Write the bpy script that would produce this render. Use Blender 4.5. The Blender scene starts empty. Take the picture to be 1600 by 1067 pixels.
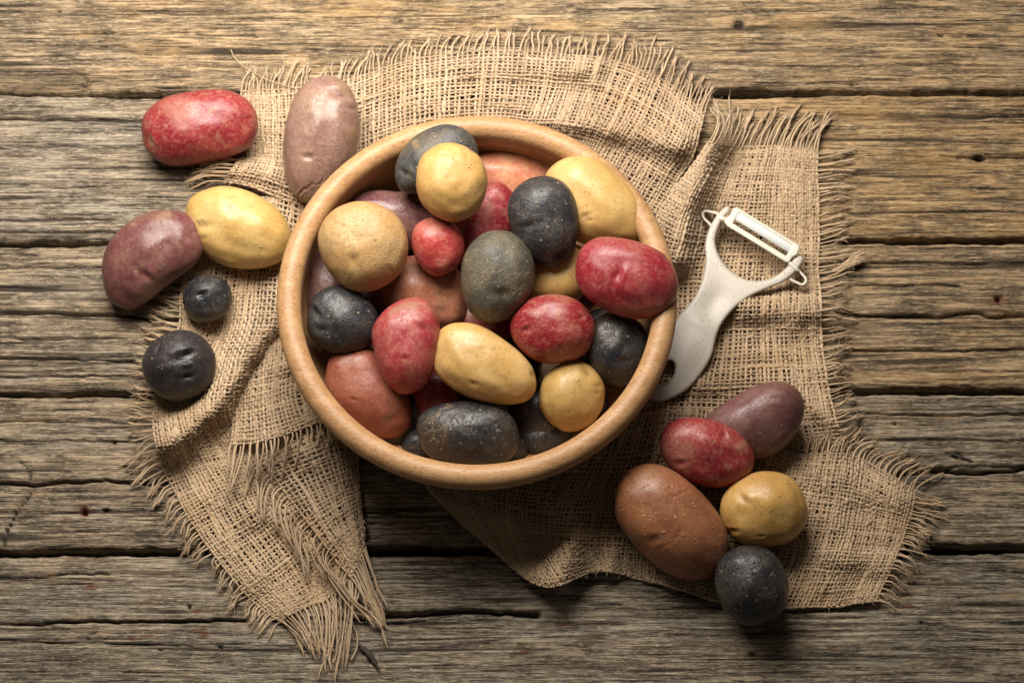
import bpy, math, random
import numpy as np
from mathutils import Vector, Matrix, noise as mnoise

random.seed(7)
rng = np.random.default_rng(7)
scene = bpy.context.scene
K = 0.00032            # metres per modelling unit (one unit = one photograph pixel at the table centre)
TILT = math.radians(21.0)
D = 4300.0             # camera distance in units

# ---------------------------------------------------------------- camera
cam_data = bpy.data.cameras.new("camera")
cam = bpy.data.objects.new("camera", cam_data)
scene.collection.objects.link(cam)
cam.location = (0, -D * math.sin(TILT) * K, D * math.cos(TILT) * K)
cam.rotation_euler = (TILT, 0, 0)
cam_data.sensor_width = 36.0
cam_data.lens = 36.0 * D / 1600.0
cam_data.clip_start = 0.05
cam_data.clip_end = 50.0
cam_data.dof.use_dof = True
cam_data.dof.focus_distance = (D - 190) * K
cam_data.dof.aperture_fstop = 18.0
scene.camera = cam

# ---------------------------------------------------------------- world + lamp
world = bpy.data.worlds.new("World")
scene.world = world
world.use_nodes = True
bg = world.node_tree.nodes["Background"]
bg.inputs[0].default_value = (1.0, 0.90, 0.78, 1)
bg.inputs[1].default_value = 0.052

def area(name, loc, target, size, power, col):
    ld = bpy.data.lights.new(name, 'AREA')
    ld.shape = 'RECTANGLE'; ld.size = size[0] * K; ld.size_y = size[1] * K
    ld.energy = power; ld.color = col; ld.spread = math.radians(126)
    lo = bpy.data.objects.new(name, ld)
    scene.collection.objects.link(lo)
    lo.location = Vector(loc) * K
    d = (Vector(target) - Vector(loc)) * K
    lo.rotation_euler = d.to_track_quat('-Z', 'Y').to_euler()
    return lo
area("window_softbox", (-330, 860, 1480), (-220, 560, 0), (1400, 950), 4.45, (1.0, 0.945, 0.87))

scene.view_settings.view_transform = 'Standard'
scene.view_settings.look = 'None'
scene.view_settings.exposure = 0.0
scene.view_settings.gamma = 1.0

# ---------------------------------------------------------------- geometry helpers
CT, ST = math.cos(TILT), math.sin(TILT)
CAM = np.array([0.0, -D * ST, D * CT])
FWD = np.array([0.0, ST, -CT]); RGT = np.array([1.0, 0, 0]); UPV = np.array([0.0, CT, ST])

def at(px, py, z):
    """image coordinates + height -> place on that height (units)"""
    px = np.asarray(px, float); py = np.asarray(py, float); z = np.asarray(z, float)
    px, py, z = np.broadcast_arrays(px, py, z)
    d = FWD + ((px - 800) / D)[..., None] * RGT - ((py - 533.5) / D)[..., None] * UPV
    s = (z - CAM[2]) / d[..., 2]
    return CAM + s[..., None] * d

def link(o, parent=None):
    scene.collection.objects.link(o)
    if parent is not None: o.parent = parent
    return o

def tag(o, label=None, cat=None, group=None, kind=None):
    if label: o['label'] = label
    if cat: o['category'] = cat
    if group: o['group'] = group
    if kind: o['kind'] = kind
    return o

def mesh_np(name, verts, faces, mat=None, parent=None, attrs=None, smooth=True, origin=None):
    """verts in units; faces (n,3|4) array or list of arrays"""
    verts = np.asarray(verts, float) * K
    o0 = np.zeros(3) if origin is None else np.asarray(origin, float) * K
    verts = verts - o0
    if not isinstance(faces, (list, tuple)): faces = [faces]
    faces = [np.asarray(f, np.int64) for f in faces if len(f)]
    me = bpy.data.meshes.new(name)
    nl = sum(f.size for f in faces); nf = sum(len(f) for f in faces)
    me.vertices.add(len(verts)); me.loops.add(nl); me.polygons.add(nf)
    me.vertices.foreach_set("co", verts.astype(np.float32).ravel())
    me.loops.foreach_set("vertex_index", np.concatenate([f.ravel() for f in faces]).astype(np.int32))
    starts = []; tot = 0
    for f in faces:
        n = f.shape[1]
        starts.append(tot + np.arange(len(f)) * n); tot += f.size
    me.polygons.foreach_set("loop_start", np.concatenate(starts).astype(np.int32))
    if smooth: me.polygons.foreach_set("use_smooth", np.ones(nf, bool))
    me.update(calc_edges=True)
    me.validate()
    for k, a in (attrs or {}).items():
        at_ = me.attributes.new(k, 'FLOAT', 'POINT')
        at_.data.foreach_set("value", np.asarray(a, np.float32))
    if mat: me.materials.append(mat)
    o = bpy.data.objects.new(name, me)
    o.location = o0
    return link(o, parent)

def empty(name, loc=(0, 0, 0), parent=None):
    o = bpy.data.objects.new(name, None)
    o.location = Vector([float(c) for c in loc]) * K
    o.empty_display_size = 0.02
    return link(o, parent)

def adopt(o, parent):
    """parent keeping place (parents are unrotated empties)"""
    o.parent = parent
    o.location = Vector(o.location) - Vector(parent.location)

def hash2(ix, iy, seed):
    n = (ix * 374761393 + iy * 668265263 + seed * 2147483647 // 7 + seed * 974711) & 0xFFFFFFFF
    n = ((n ^ (n >> 13)) * 1274126177) & 0xFFFFFFFF
    n = n ^ (n >> 16)
    return (n & 0xFFFFFF) / float(0xFFFFFF)

def vn(x, y, seed=0):
    x = np.asarray(x, float); y = np.asarray(y, float)
    ix = np.floor(x).astype(np.int64); iy = np.floor(y).astype(np.int64)
    fx = x - ix; fy = y - iy
    fx = fx * fx * (3 - 2 * fx); fy = fy * fy * (3 - 2 * fy)
    a = hash2(ix, iy, seed); b = hash2(ix + 1, iy, seed)
    c = hash2(ix, iy + 1, seed); d = hash2(ix + 1, iy + 1, seed)
    return (a * (1 - fx) + b * fx) * (1 - fy) + (c * (1 - fx) + d * fx) * fy * 1.0

def seg_dist(px, py, poly):
    """distance to polyline and param 0..1 along it"""
    best = np.full(px.shape, 1e9); par = np.zeros(px.shape)
    n = len(poly) - 1
    for i in range(n):
        ax, ay = poly[i][:2]; bx, by = poly[i + 1][:2]
        dx, dy = bx - ax, by - ay
        t = np.clip(((px - ax) * dx + (py - ay) * dy) / (dx * dx + dy * dy), 0, 1)
        d = np.hypot(px - ax - t * dx, py - ay - t * dy)
        m = d < best
        best = np.where(m, d, best); par = np.where(m, (i + t) / n, par)
    return best, par

# ---------------------------------------------------------------- node helpers
class NT:
    def __init__(s, name):
        s.mat = bpy.data.materials.new(name); s.mat.use_nodes = True
        s.t = s.mat.node_tree; s.n = s.t.nodes; s.l = s.t.links
        s.n.clear()
        s.out = s.n.new('ShaderNodeOutputMaterial')
        s.p = s.n.new('ShaderNodeBsdfPrincipled')
        s.l.new(s.p.outputs[0], s.out.inputs[0])
    def put(s, sock, v):
        if hasattr(v, 'is_output'): s.l.new(v, sock)
        else:
            if isinstance(v, (tuple, list)) and len(v) == 3 and len(sock.default_value) == 4: v = tuple(v) + (1,)
            sock.default_value = v
    def math(s, op, a, b=None, c=None, clamp=False):
        m = s.n.new('ShaderNodeMath'); m.operation = op; m.use_clamp = clamp
        s.put(m.inputs[0], a)
        if b is not None: s.put(m.inputs[1], b)
        if c is not None: s.put(m.inputs[2], c)
        return m.outputs[0]
    def mix(s, f, a, b, mode='MIX'):
        m = s.n.new('ShaderNodeMix'); m.data_type = 'RGBA'; m.blend_type = mode
        s.put(m.inputs[0], f); s.put(m.inputs[6], a); s.put(m.inputs[7], b)
        return m.outputs[2]
    def coords(s, scale, rnd=False, rot=(0, 0, 0), kind='Object'):
        tc = s.n.new('ShaderNodeTexCoord')
        mp = s.n.new('ShaderNodeMapping')
        mp.inputs['Scale'].default_value = tuple(c / K for c in scale)
        mp.inputs['Rotation'].default_value = rot
        src = tc.outputs[kind]
        s.l.new(src, mp.inputs[0])
        o = mp.outputs[0]
        if rnd:
            oi = s.n.new('ShaderNodeObjectInfo')
            k = s.math('MULTIPLY', oi.outputs['Random'], 137.0)
            v = s.n.new('ShaderNodeVectorMath'); v.operation = 'ADD'
            s.l.new(o, v.inputs[0]); s.l.new(k, v.inputs[1]); o = v.outputs[0]
        return o
    def noise(s, vec, scale=1.0, detail=3, rough=0.55, dist=0.0):
        t = s.n.new('ShaderNodeTexNoise')
        s.l.new(vec, t.inputs['Vector'])
        t.inputs['Scale'].default_value = scale; t.inputs['Detail'].default_value = detail
        t.inputs['Roughness'].default_value = rough; t.inputs['Distortion'].default_value = dist
        return t.outputs['Fac']
    def voro(s, vec, scale=1.0, rand=1.0, feature='F1'):
        t = s.n.new('ShaderNodeTexVoronoi'); t.feature = feature
        s.l.new(vec, t.inputs['Vector'])
        t.inputs['Scale'].default_value = scale; t.inputs['Randomness'].default_value = rand
        return t
    def smooth(s, v, lo, hi, out0=0.0, out1=1.0):
        m = s.n.new('ShaderNodeMapRange'); m.interpolation_type = 'SMOOTHSTEP'
        s.put(m.inputs[0], v); m.inputs[1].default_value = lo; m.inputs[2].default_value = hi
        m.inputs[3].default_value = out0; m.inputs[4].default_value = out1
        return m.outputs[0]
    def attr(s, name):
        a = s.n.new('ShaderNodeAttribute'); a.attribute_name = name
        return a.outputs['Fac']
    def bump(s, h, dist, strength=1.0, prev=None):
        b = s.n.new('ShaderNodeBump'); b.inputs['Distance'].default_value = dist * K
        b.inputs['Strength'].default_value = strength
        s.put(b.inputs['Height'], h)
        if prev is not None: s.l.new(prev, b.inputs['Normal'])
        return b.outputs[0]
    def done(s, col, rough=0.6, normal=None, spec=0.5, **kw):
        s.put(s.p.inputs['Base Color'], col); s.put(s.p.inputs['Roughness'], rough)
        s.put(s.p.inputs['Specular IOR Level'], spec)
        if normal is not None: s.l.new(normal, s.p.inputs['Normal'])
        for k, v in kw.items(): s.put(s.p.inputs[k.replace('_', ' ')], v)
        return s.mat

# ---------------------------------------------------------------- wooden tabletop
def wood_material():
    m = NT("weathered_wood")
    c_big = m.coords((1 / 260, 1 / 60, 1 / 60))
    c_med = m.coords((1 / 150, 1 / 6.0, 1 / 10))
    c_fin = m.coords((1 / 62, 1 / 1.9, 1 / 4))
    c_hr = m.coords((1 / 24, 1 / 1.0, 1 / 3))
    c_iso = m.coords((1 / 18, 1 / 5, 1 / 8))
    c_blk = m.coords((1 / 90, 1 / 3.4, 1 / 6))
    c_fl = m.coords((1 / 11, 1 / 2.6, 1 / 4))
    c_pt = m.coords((1 / 75, 1 / 28, 1 / 20))
    big = m.noise(c_big, 1, 4, .6)
    med = m.noise(c_med, 1, 4, .6, .25)
    fin = m.noise(c_fin, 1, 4, .7, .15)
    hr = m.noise(c_hr, 1, 2, .6)
    iso = m.noise(c_iso, 1, 6, .7, .3)
    pt = m.noise(c_pt, 1, 3, .6, .4)
    blk = m.noise(c_blk, 1, 3, .6, .35)
    flk = m.noise(c_fl, 1, 4, .7, .5)
    tone = m.attr('tone'); gro = m.attr('groove'); hgt = m.attr('ridge')
    k = m.math('ADD', tone, m.math('MULTIPLY_ADD', big, 1.1, -0.55), clamp=True)
    warm = m.mix(m.smooth(med, .34, .64), (.19, .105, .045), (.55, .345, .155))
    grey = m.mix(m.smooth(med, .32, .66), (.125, .100, .076), (.41, .345, .262))
    col = m.mix(k, grey, warm)
    col = m.mix(m.smooth(pt, .48, .64, 0, .70), col, (.088, .062, .038))
    # golden and silvery flakes
    col = m.mix(m.smooth(iso, .53, .64, 0, .60), col, m.mix(k, (.50, .425, .32), (.58, .41, .21)))
    col = m.mix(m.smooth(iso, .45, .34, 0, .65), col, (.090, .070, .048))
    # fine fibres: dirt sits in the open grain
    calm = m.smooth(m.noise(m.coords((1 / 330, 1 / 34, 1 / 30)), 1, 2, .5), .40, .60)
    lines = m.math('MULTIPLY', m.smooth(fin, .50, .36), m.smooth(calm, 0, 1, .95, .40))
    col = m.mix(m.math('MULTIPLY', lines, .95), col, (.030, .021, .013))
    col = m.mix(m.smooth(fin, .56, .68, 0, .55), col, (.66, .53, .35))
    col = m.mix(m.smooth(hr, .46, .33, 0, .60), col, (.050, .037, .025))
    col = m.mix(m.smooth(hr, .56, .68, 0, .45), col, (.68, .56, .39))
    col = m.mix(m.smooth(flk, .56, .62, 0, .50), col, m.mix(k, (.56, .485, .375), (.62, .455, .26)))
    col = m.mix(m.math('MULTIPLY', m.smooth(flk, .42, .37, 0, .50), m.smooth(calm, 0, 1, 1, .5)), col, (.075, .055, .037))
    cl = m.math('MULTIPLY', m.smooth(blk, .41, .36), m.smooth(calm, 0, 1, 1, .35))
    col = m.mix(m.math('MULTIPLY', cl, .9), col, (.022, .016, .011))
    stn = m.noise(m.coords((1 / 190, 1 / 48, 1 / 40)), 1, 4, .6, .8)
    col = m.mix(m.smooth(stn, .50, .68, 0, .55), col, m.mix(.5, col, (.050, .036, .024)), 'MIX')
    col = m.mix(m.smooth(stn, .40, .25, 0, .35), col, (.60, .43, .24))
    col = m.mix(m.smooth(hgt, .42, .20, 0, .88), col, (.030, .022, .014))
    col = m.mix(m.math('MULTIPLY', gro, .94, clamp=True), col, (.014, .010, .007))
    # rusty and red paint specks
    sp = m.attr('speck')
    col = m.mix(m.math('MULTIPLY', sp, .8, clamp=True), col, (.17, .055, .03))
    yl = m.attr('pale')
    col = m.mix(m.math('MULTIPLY', yl, .55, clamp=True), col, (.47, .29, .12))
    b = m.bump(med, 1.6, .7)
    b = m.bump(fin, 2.4, 1.0, b)
    b = m.bump(hr, .8, .8, b)
    b = m.bump(flk, 1.6, .8, b)
    b = m.bump(m.smooth(blk, .36, .43), 2.0, .9, b)
    return m.done(col, m.smooth(fin, .3, .7, .86, .68), b, spec=.22)
WOOD = wood_material()

def ip(pts, x):
    a = np.array(pts, float)
    return np.interp(x, a[:, 0], a[:, 1])

# cracks: polyline in picture coordinates, width, depth
CRACKS = [
    ([(-100, 187), (60, 188), (200, 190), (260, 192)], 1.6, 6), ([(1305, 180), (1420, 183), (1700, 182)], 2.0, 7),
    ([(1325, 275), (1345, 273), (1360, 274)], 1.0, 5), ([(1400, 256), (1470, 254), (1500, 250)], 1.0, 5),
    ([(1470, 242), (1528, 246), (1610, 249)], 1.2, 8), ([(1325, 268), (1425, 267)], .9, 4),
    ([(1325, 335), (1500, 331), (1700, 333)], 1.3, 4), ([(-100, 226), (150, 231), (230, 228)], 1.0, 3),
    ([(-100, 345), (60, 342), (180, 343)], 1.3, 5), ([(-100, 362), (80, 361), (200, 363)], 1.3, 5),
    ([(-100, 420), (100, 419), (200, 421)], 1.3, 4), ([(-100, 493), (70, 490), (130, 494), (165, 492), (250, 501), (300, 500)], 2.2, 11),
    ([(-100, 563), (60, 562), (160, 563), (260, 565)], 1.7, 9), ([(-100, 529), (90, 531), (200, 528)], 1.2, 4),
    ([(-100, 590), (80, 587), (230, 590)], 1.4, 5), ([(1310, 488), (1340, 492), (1365, 495), (1420, 494), (1470, 497), (1500, 493), (1530, 490), (1545, 494), (1700, 495)], 2.1, 12),
    ([(1300, 443), (1400, 445), (1500, 446)], 1.1, 7), ([(1300, 410), (1450, 411), (1700, 409)], 1.5, 6), ([(1300, 547), (1450, 549), (1700, 545)], 1.4, 7),
    ([(-100, 657), (110, 658), (210, 660)], 1.3, 5), ([(-100, 688), (120, 689), (220, 690)], 1.1, 5),
    ([(-100, 756), (20, 757), (50, 758), (110, 754), (165, 749), (185, 753), (260, 754)], 2.2, 12),
    ([(2, 868), (12, 825), (28, 795), (48, 772)], 1.2, 9), ([(30, 722), (45, 735), (48, 748), (44, 757)], 1.0, 7),
    ([(1300, 645), (1450, 647), (1700, 646)], 1.6, 8), ([(1460, 738), (1500, 729), (1540, 728), (1700, 730)], 1.3, 6),
    ([(1400, 741), (1450, 736), (1510, 740), (1545, 738), (1610, 733), (1700, 733)], 2.6, 14), ([(1300, 690), (1500, 688), (1700, 690)], 1.2, 5),
    ([(-100, 974), (60, 974), (140, 972), (260, 970), (380, 970), (470, 968), (600, 968)], 1.8, 10),
    ([(600, 962), (650, 959), (695, 955), (745, 955), (780, 958), (840, 960)], 3.6, 16), ([(560, 975), (640, 973), (720, 962)], 1.2, 6),
    ([(-100, 905), (60, 903), (110, 897), (170, 895)], 1.4, 6), ([(-100, 999), (120, 1003), (300, 1008)], 1.0, 5),
    ([(135, 1002), (141, 990), (150, 985)], .9, 5), ([(560, 800), (700, 806), (900, 808)], 1.2, 4),
    ([(-100, 20), (200, 24), (420, 20)], 1.0, 3), ([(900, 14), (1200, 18), (1500, 12)], 1.0, 3), ([(-100, 112), (90, 112), (128, 114)], 1.2, 5),
    ([(600, 66), (900, 70)], 1.0, 3), ([(1130, 100), (1300, 104), (1500, 100)], 1.0, 3),
]
HOLES = [(1155, 38, 11, 6, 9), (1332, 130, 4, 4, 9), (1470, 55, 3, 3, 7), (1531, 246, 9, 5, 16), (1561, 467, 5, 5, 16), (132, 799, 5, 6, 15), (165, 796, 6, 2.5, 8),
         (92, 18, 4, 3, 6), (297, 948, 3, 4, 9), (344, 1010, 3, 3, 10), (178, 690, 3, 3, 10), (1479, 708, 2, 2, 9), (1496, 711, 8, 5, 9), (252, 1015, 2, 2, 8), (1500, 933, 3, 2, 7), (1439, 972, 2, 2, 8), (1340, 130, 2, 2, 6), (1176, 1022, 7, 4, 5), (126, 308, 2, 2, 5), (1398, 661, 2.5, 2.5, 8)]
SPECKS = [(140, 916, 10, 6), (148, 919, 5, 5), (320, 992, 9, 5), (312, 985, 10, 3), (310, 955, 12, 3), (232, 993, 12, 3), (205, 996, 8, 3), (1560, 467, 12, 10), (130, 797, 12, 12), (818, 1019, 9, 3),
          (880, 975, 12, 3), (905, 1020, 6, 2), (1295, 995, 10, 2), (1418, 945, 10, 5), (1300, 1012, 8, 2), (105, 871, 20, 1.6), (935, 995, 12, 2), (965, 989, 8, 3), (960, 1000, 6, 2), (1352, 547, 50, 1.4), (1240, 545, 60, 1.4)]
PALES = [(70, 880, 14, 12), (80, 895, 9, 9), (5, 435, 10, 5), (60, 654, 20, 3), (120, 962, 30, 4), (1280, 330, 40, 18), (1450, 255, 70, 30), (1420, 290, 50, 14), (1350, 175, 90, 20), (60, 770, 20, 3),
         (1450, 590, 150, 10), (1500, 650, 60, 4), (250, 80, 60, 18), (560, 20, 80, 12), (690, 15, 40, 10), (1250, 40, 60, 14), (130, 55, 30, 9), (900, 40, 60, 10), (1580, 930, 20, 4), (30, 790, 14, 6)]

def plank(top, bot, seed, tone, parent, nx=470, ny=150, xr=(-260, 1860), z0=0.0, chips=()):
    xs = np.linspace(xr[0], xr[1], nx)
    # rows denser at the edges
    t = np.linspace(0, 1, ny)
    X, T = np.meshgrid(xs, t)
    yt = ip(top, X) + 1.0 + (vn(X / 37, 0 * X, seed) - .5) * 3.5 + (vn(X / 9, 0 * X, seed + 1) - .5) * 2.0
    yb = ip(bot, X) - 1.0 + (vn(X / 33, 0 * X, seed + 2) - .5) * 3.5 + (vn(X / 8, 0 * X, seed + 3) - .5) * 2.0
    Y = yt + (yb - yt) * T
    wv = (vn(X / 420, Y / 70, seed + 4) - .5) * 14 + (vn(X / 130, Y / 40, seed + 5) - .5) * 2.5
    Yw = Y + wv
    # grain relief: long ridges of hard late wood with softer wood eroded between
    g1 = vn(X / 420, Yw / 8.0, seed + 6); g2 = vn(X / 300, Yw / 4.3, seed + 7); g3 = vn(X / 130, Yw / 2.9, seed + 8)
    gm = vn(X / 500, Yw / 45, seed + 9)
    ridge = .26 * g1 + .34 * g2 + .40 * g3
    amp = 1.0 + 3.6 * gm ** 1.6
    Z = z0 + (ridge - .5) * amp * 2.1 + (vn(X / 400, Y / 90, seed + 10) - .5) * 5
    groove = np.zeros_like(X)
    # fine drying checks
    for q in range(34):
        cx = rng.uniform(-100, 1700); cy = yt.mean() + (yb - yt).mean() * rng.uniform(.05, .95); ln = rng.uniform(30, 200)
        pth = [(cx - ln, cy + rng.uniform(-2, 2)), (cx, cy), (cx + ln, cy + rng.uniform(-2, 2))]
        d, p = seg_dist(X, Yw - 0 * wv + (vn(X / 30, 0 * X, seed + 20 + q) - .5) * 3, pth)
        g = np.exp(-(d / 1.3) ** 2) * np.sin(np.pi * np.clip(p, .02, .98)) ** .5 * rng.uniform(.4, .9)
        Z -= 4 * g; groove = np.maximum(groove, g * .75)
    lo, hi = yt.min() - 6, yb.max() + 6
    for poly, w, dp in CRACKS:
        ym = np.mean([p[1] for p in poly])
        if not lo < ym < hi: continue
        yy = Y + (vn(X / 13, 0 * X, int(ym)) - .5) * 2.4 + (vn(X / 50, 0 * X, int(ym) + 1) - .5) * 3
        d, p = seg_dist(X, yy, poly)
        ww = w * (.75 + .7 * vn(X / 40, 0 * X, int(ym) + 2))
        g = np.exp(-(d / ww) ** 2)
        Z -= dp * g; groove = np.maximum(groove, g)
        # one lip stands a little higher
        Z += np.exp(-((yy - ym + 6) / 6) ** 2) * (d < 14) * 0.9
    speck = np.zeros_like(X); pale = np.zeros_like(X)
    for hx, hy, rx, ry, dp in HOLES:
        if lo < hy < hi:
            q = ((X - hx) / rx) ** 2 + ((Y - hy) / ry) ** 2
            g = np.exp(-q ** 2); Z -= dp * g; groove = np.maximum(groove, g)
    wob = .55 + .9 * vn(X / 6, Y / 2.5, seed + 40)
    for hx, hy, rx, ry in SPECKS:
        if lo < hy < hi:
            q = ((X - hx) / rx) ** 2 + ((Y - hy) / ry) ** 2
            speck = np.maximum(speck, np.clip(1.4 * np.exp(-q) * wob - .25, 0, 1))
    for hx, hy, rx, ry in PALES:
        if lo < hy < hi:
            q = ((X - hx) / rx) ** 2 + ((Y - hy) / ry) ** 2
            pale = np.maximum(pale, np.clip(np.exp(-q) * (.3 + vn(X / 18, Y / 3, seed + 41)) - .15, 0, 1))
    # broken-away chips along the joints: lower, darker wood
    for x0, x1, y0, y1, dp in chips:
        inside = (1 / (1 + np.exp(-(X - x0 - (vn(Y / 4, 0 * Y, 3) - .5) * 14) / 1.5))) * (1 / (1 + np.exp((X - x1 - (vn(Y / 3, 0 * Y, 5) - .5) * 20) / 1.5))) \
            * (1 / (1 + np.exp(-(Y - y0 - (vn(X / 22, 0 * X, 4) - .5) * 5) / 1.0))) * (1 / (1 + np.exp((Y - y1) / 1.0)))
        Z -= dp * inside
        groove = np.maximum(groove, .45 * inside)
    # worn edges
    de = np.minimum(Y - yt, yb - Y)
    Z -= 5.5 * np.exp(-de / (2.2 + 2.5 * vn(X / 45, 0 * X, seed + 30)))
    groove = np.maximum(groove, .35 * np.exp(-de / 2.0) * (vn(X / 20, 0 * X, seed + 33)))
    P = at(X, Y, 0 * X)
    P[..., 2] = Z
    V = P.reshape(-1, 3)
    idx = np.arange(nx * ny).reshape(ny, nx)
    F = np.stack([idx[:-1, :-1], idx[1:, :-1], idx[1:, 1:], idx[:-1, 1:]], -1).reshape(-1, 4)
    tn = np.broadcast_to(tone(X, Y), X.shape).ravel()
    # side walls and underside
    loop = np.concatenate([idx[0, :], idx[1:, -1], idx[-1, -2::-1], idx[-2:0:-1, 0]])
    nb = len(V); low = V[loop].copy(); low[:, 2] = -52
    V = np.vstack([V, low]); ln = len(loop)
    a = np.arange(ln); b = (a + 1) % ln
    F2 = np.stack([loop[a], loop[b], nb + b, nb + a], -1)
    ext = np.zeros(ln)
    att = {'tone': np.concatenate([tn, ext]), 'groove': np.concatenate([groove.ravel(), ext + .75]), 'ridge': np.concatenate([ridge.ravel(), ext + .3]),
           'speck': np.concatenate([speck.ravel(), ext]), 'pale': np.concatenate([pale.ravel(), ext])}
    ctr = V[:nb].mean(0); ctr[2] = 0
    o = mesh_np("plank", V, [F, F2], WOOD, None, att, True, origin=ctr)
    o.parent = parent
    return o

tabletop = empty("tabletop")
tag(tabletop, "weathered grey brown wooden tabletop of wide cracked horizontal planks", kind='structure')
s_ = lambda a, b, x: np.clip((x - a) / (b - a), 0, 1)
plank([(-300, -330), (1900, -330)], [(-300, -100), (1900, -100)], 11, lambda x, y: .6 + 0 * x, tabletop, 160, 50)
plank([(-300, -92), (1900, -92)], [(-300, 141), (0, 141), (120, 145), (280, 143), (400, 141), (1110, 137), (1330, 141), (1900, 139)], 101,
      lambda x, y: .50 + .30 * np.exp(-((x - 600) / 420) ** 2) + .28 * s_(1000, 1300, x), tabletop, chips=[(-300, 131, 112, 160, 7), (245, 290, 135, 160, 6)])
plank([(-300, 148), (0, 147), (250, 154), (420, 152), (1130, 152), (1330, 148), (1900, 146)], [(-300, 377), (0, 376), (1330, 371), (1900, 370)], 201,
      lambda x, y: .12 + .88 * s_(500, 1250, x), tabletop)
plank([(-300, 384), (0, 384), (1330, 380), (1900, 378)], [(-300, 612), (0, 612), (1330, 606), (1900, 606)], 301,
      lambda x, y: .28 + .45 * s_(500, 1250, x), tabletop)
plank([(-300, 619), (0, 619), (1330, 615), (1900, 614)], [(-300, 861), (0, 859), (560, 851), (1900, 850)], 401,
      lambda x, y: .28 - .05 * s_(500, 1250, x), tabletop)
plank([(-300, 869), (0, 868), (560, 866), (1900, 863)], [(-300, 1128), (1900, 1128)], 501,
      lambda x, y: .10 + 0 * x, tabletop)
plank([(-300, 1137), (1900, 1137)], [(-300, 1390), (1900, 1390)], 601, lambda x, y: .2 + 0 * x, tabletop, 160, 50)

gm = NT("dark_ground"); gmat = gm.done((.012, .010, .008), .9)  # near-black sheet under the planks; its colour paints the shade in the gaps
g4 = at(np.array([-500, 2100, 2100, -500]), np.array([-600, -600, 1700, 1700]), 0.0); g4[:, 2] = -90
gr = mesh_np("ground", g4, np.array([[0, 3, 2, 1]]), gmat); tag(gr, kind='structure')

# ---------------------------------------------------------------- burlap
def burlap_material():
    m = NT("jute_yarn")
    c = m.coords((1 / 5, 1 / 5, 1 / 5)); c2 = m.coords((1 / 120, 1 / 120, 1 / 120)); c3 = m.coords((1 / 1.3, 1 / 1.3, 1 / 1.3))
    n1 = m.noise(c, 1, 3, .6); n2 = m.noise(c2, 1, 2, .5); n3 = m.noise(c3, 1, 2, .6)
    sh = m.attr('shade')
    col = m.mix(sh, (.285, .185, .105), (.585, .43, .272))
    col = m.mix(m.smooth(n1, .30, .70, 0, .55), col, (.53, .375, .225))
    col = m.mix(m.smooth(n2, .50, .72, 0, .45), col, (.42, .265, .13))
    col = m.mix(m.smooth(n3, .40, .25, 0, .40), col, (.22, .135, .07))
    b = m.bump(n3, 1.0, .8)
    return m.done(col, .8, b, spec=.2, Sheen_Weight=.25, Sheen_Roughness=.5)
JUTE = burlap_material()

def crm(P, t, axis):
    """Catmull-Rom along axis at params t (0..1)"""
    n = P.shape[axis]
    P = np.moveaxis(P, axis, 0)
    P = np.concatenate([(2 * P[0] - P[1])[None], P, (2 * P[-1] - P[-2])[None]], 0)
    x = np.clip(t, 0, 1) * (n - 1); i = np.minimum(np.floor(x).astype(int), n - 2); f = (x - i)
    sh = (-1,) + (1,) * (P.ndim - 1); f = f.reshape(sh)
    a, b, c, d = P[i], P[i + 1], P[i + 2], P[i + 3]
    r = .5 * ((2 * b) + (-a + c) * f + (2 * a - 5 * b + 4 * c - d) * f * f + (-a + 3 * b - 3 * c + d) * f ** 3)
    return np.moveaxis(r, 0, axis)

# folds: polyline in picture coordinates, half width, height
RIDGES = {
    'A': [([(545, 215), (600, 190), (680, 140), (720, 110)], 26, 9), ([(740, 108), (840, 110), (930, 108)], 18, 16), ([(840, 185), (930, 190), (1010, 212), (1060, 226)], 24, 30), ([(930, 130), (1010, 160), (1070, 200)], 16, 8),
          ([(640, 200), (760, 150), (830, 165)], 20, 7), ([(1080, 240), (1045, 290), (1020, 320)], 14, -4), ([(560, 160), (600, 130)], 12, 6)],
    'B': [([(1112, 215), (1086, 280), (1066, 330), (1056, 400)], 28, 52), ([(1195, 235), (1180, 330)], 22, 5), ([(1165, 480), (1220, 476), (1285, 482)], 24, 22),
          ([(1160, 560), (1240, 555), (1300, 590)], 16, 6), ([(1090, 600), (1160, 590), (1230, 600), (1310, 660)], 17, 11), ([(1230, 395), (1280, 400)], 18, 6)],
    'C': [([(880, 790), (895, 840), (870, 905)], 32, 42), ([(985, 790), (960, 860), (950, 890)], 14, 8), ([(1240, 745), (1330, 750), (1400, 785)], 24, 10), ([(1240, 850), (1300, 870), (1390, 880)], 20, 7),
          ([(1130, 800), (1250, 900)], 40, 4)],
    'D': [([(455, 470), (405, 525), (376, 568), (335, 635), (262, 690)], 26, 52), ([(420, 700), (440, 780), (500, 850)], 24, 6), ([(300, 760), (380, 800)], 20, 6), ([(260, 600), (300, 650)], 14, -3)],
    'E1': [([(366, 560), (363, 600), (362, 640), (362, 700)], 12, 4), ([(470, 530), (440, 600), (430, 680)], 22, 9), ([(500, 560), (430, 575)], 13, 8)],
    'E2': [([(480, 700), (540, 790), (560, 860)], 20, 9)],
    'F': [([(350, 262), (420, 268), (480, 290)], 14, 10)],
}
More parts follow.
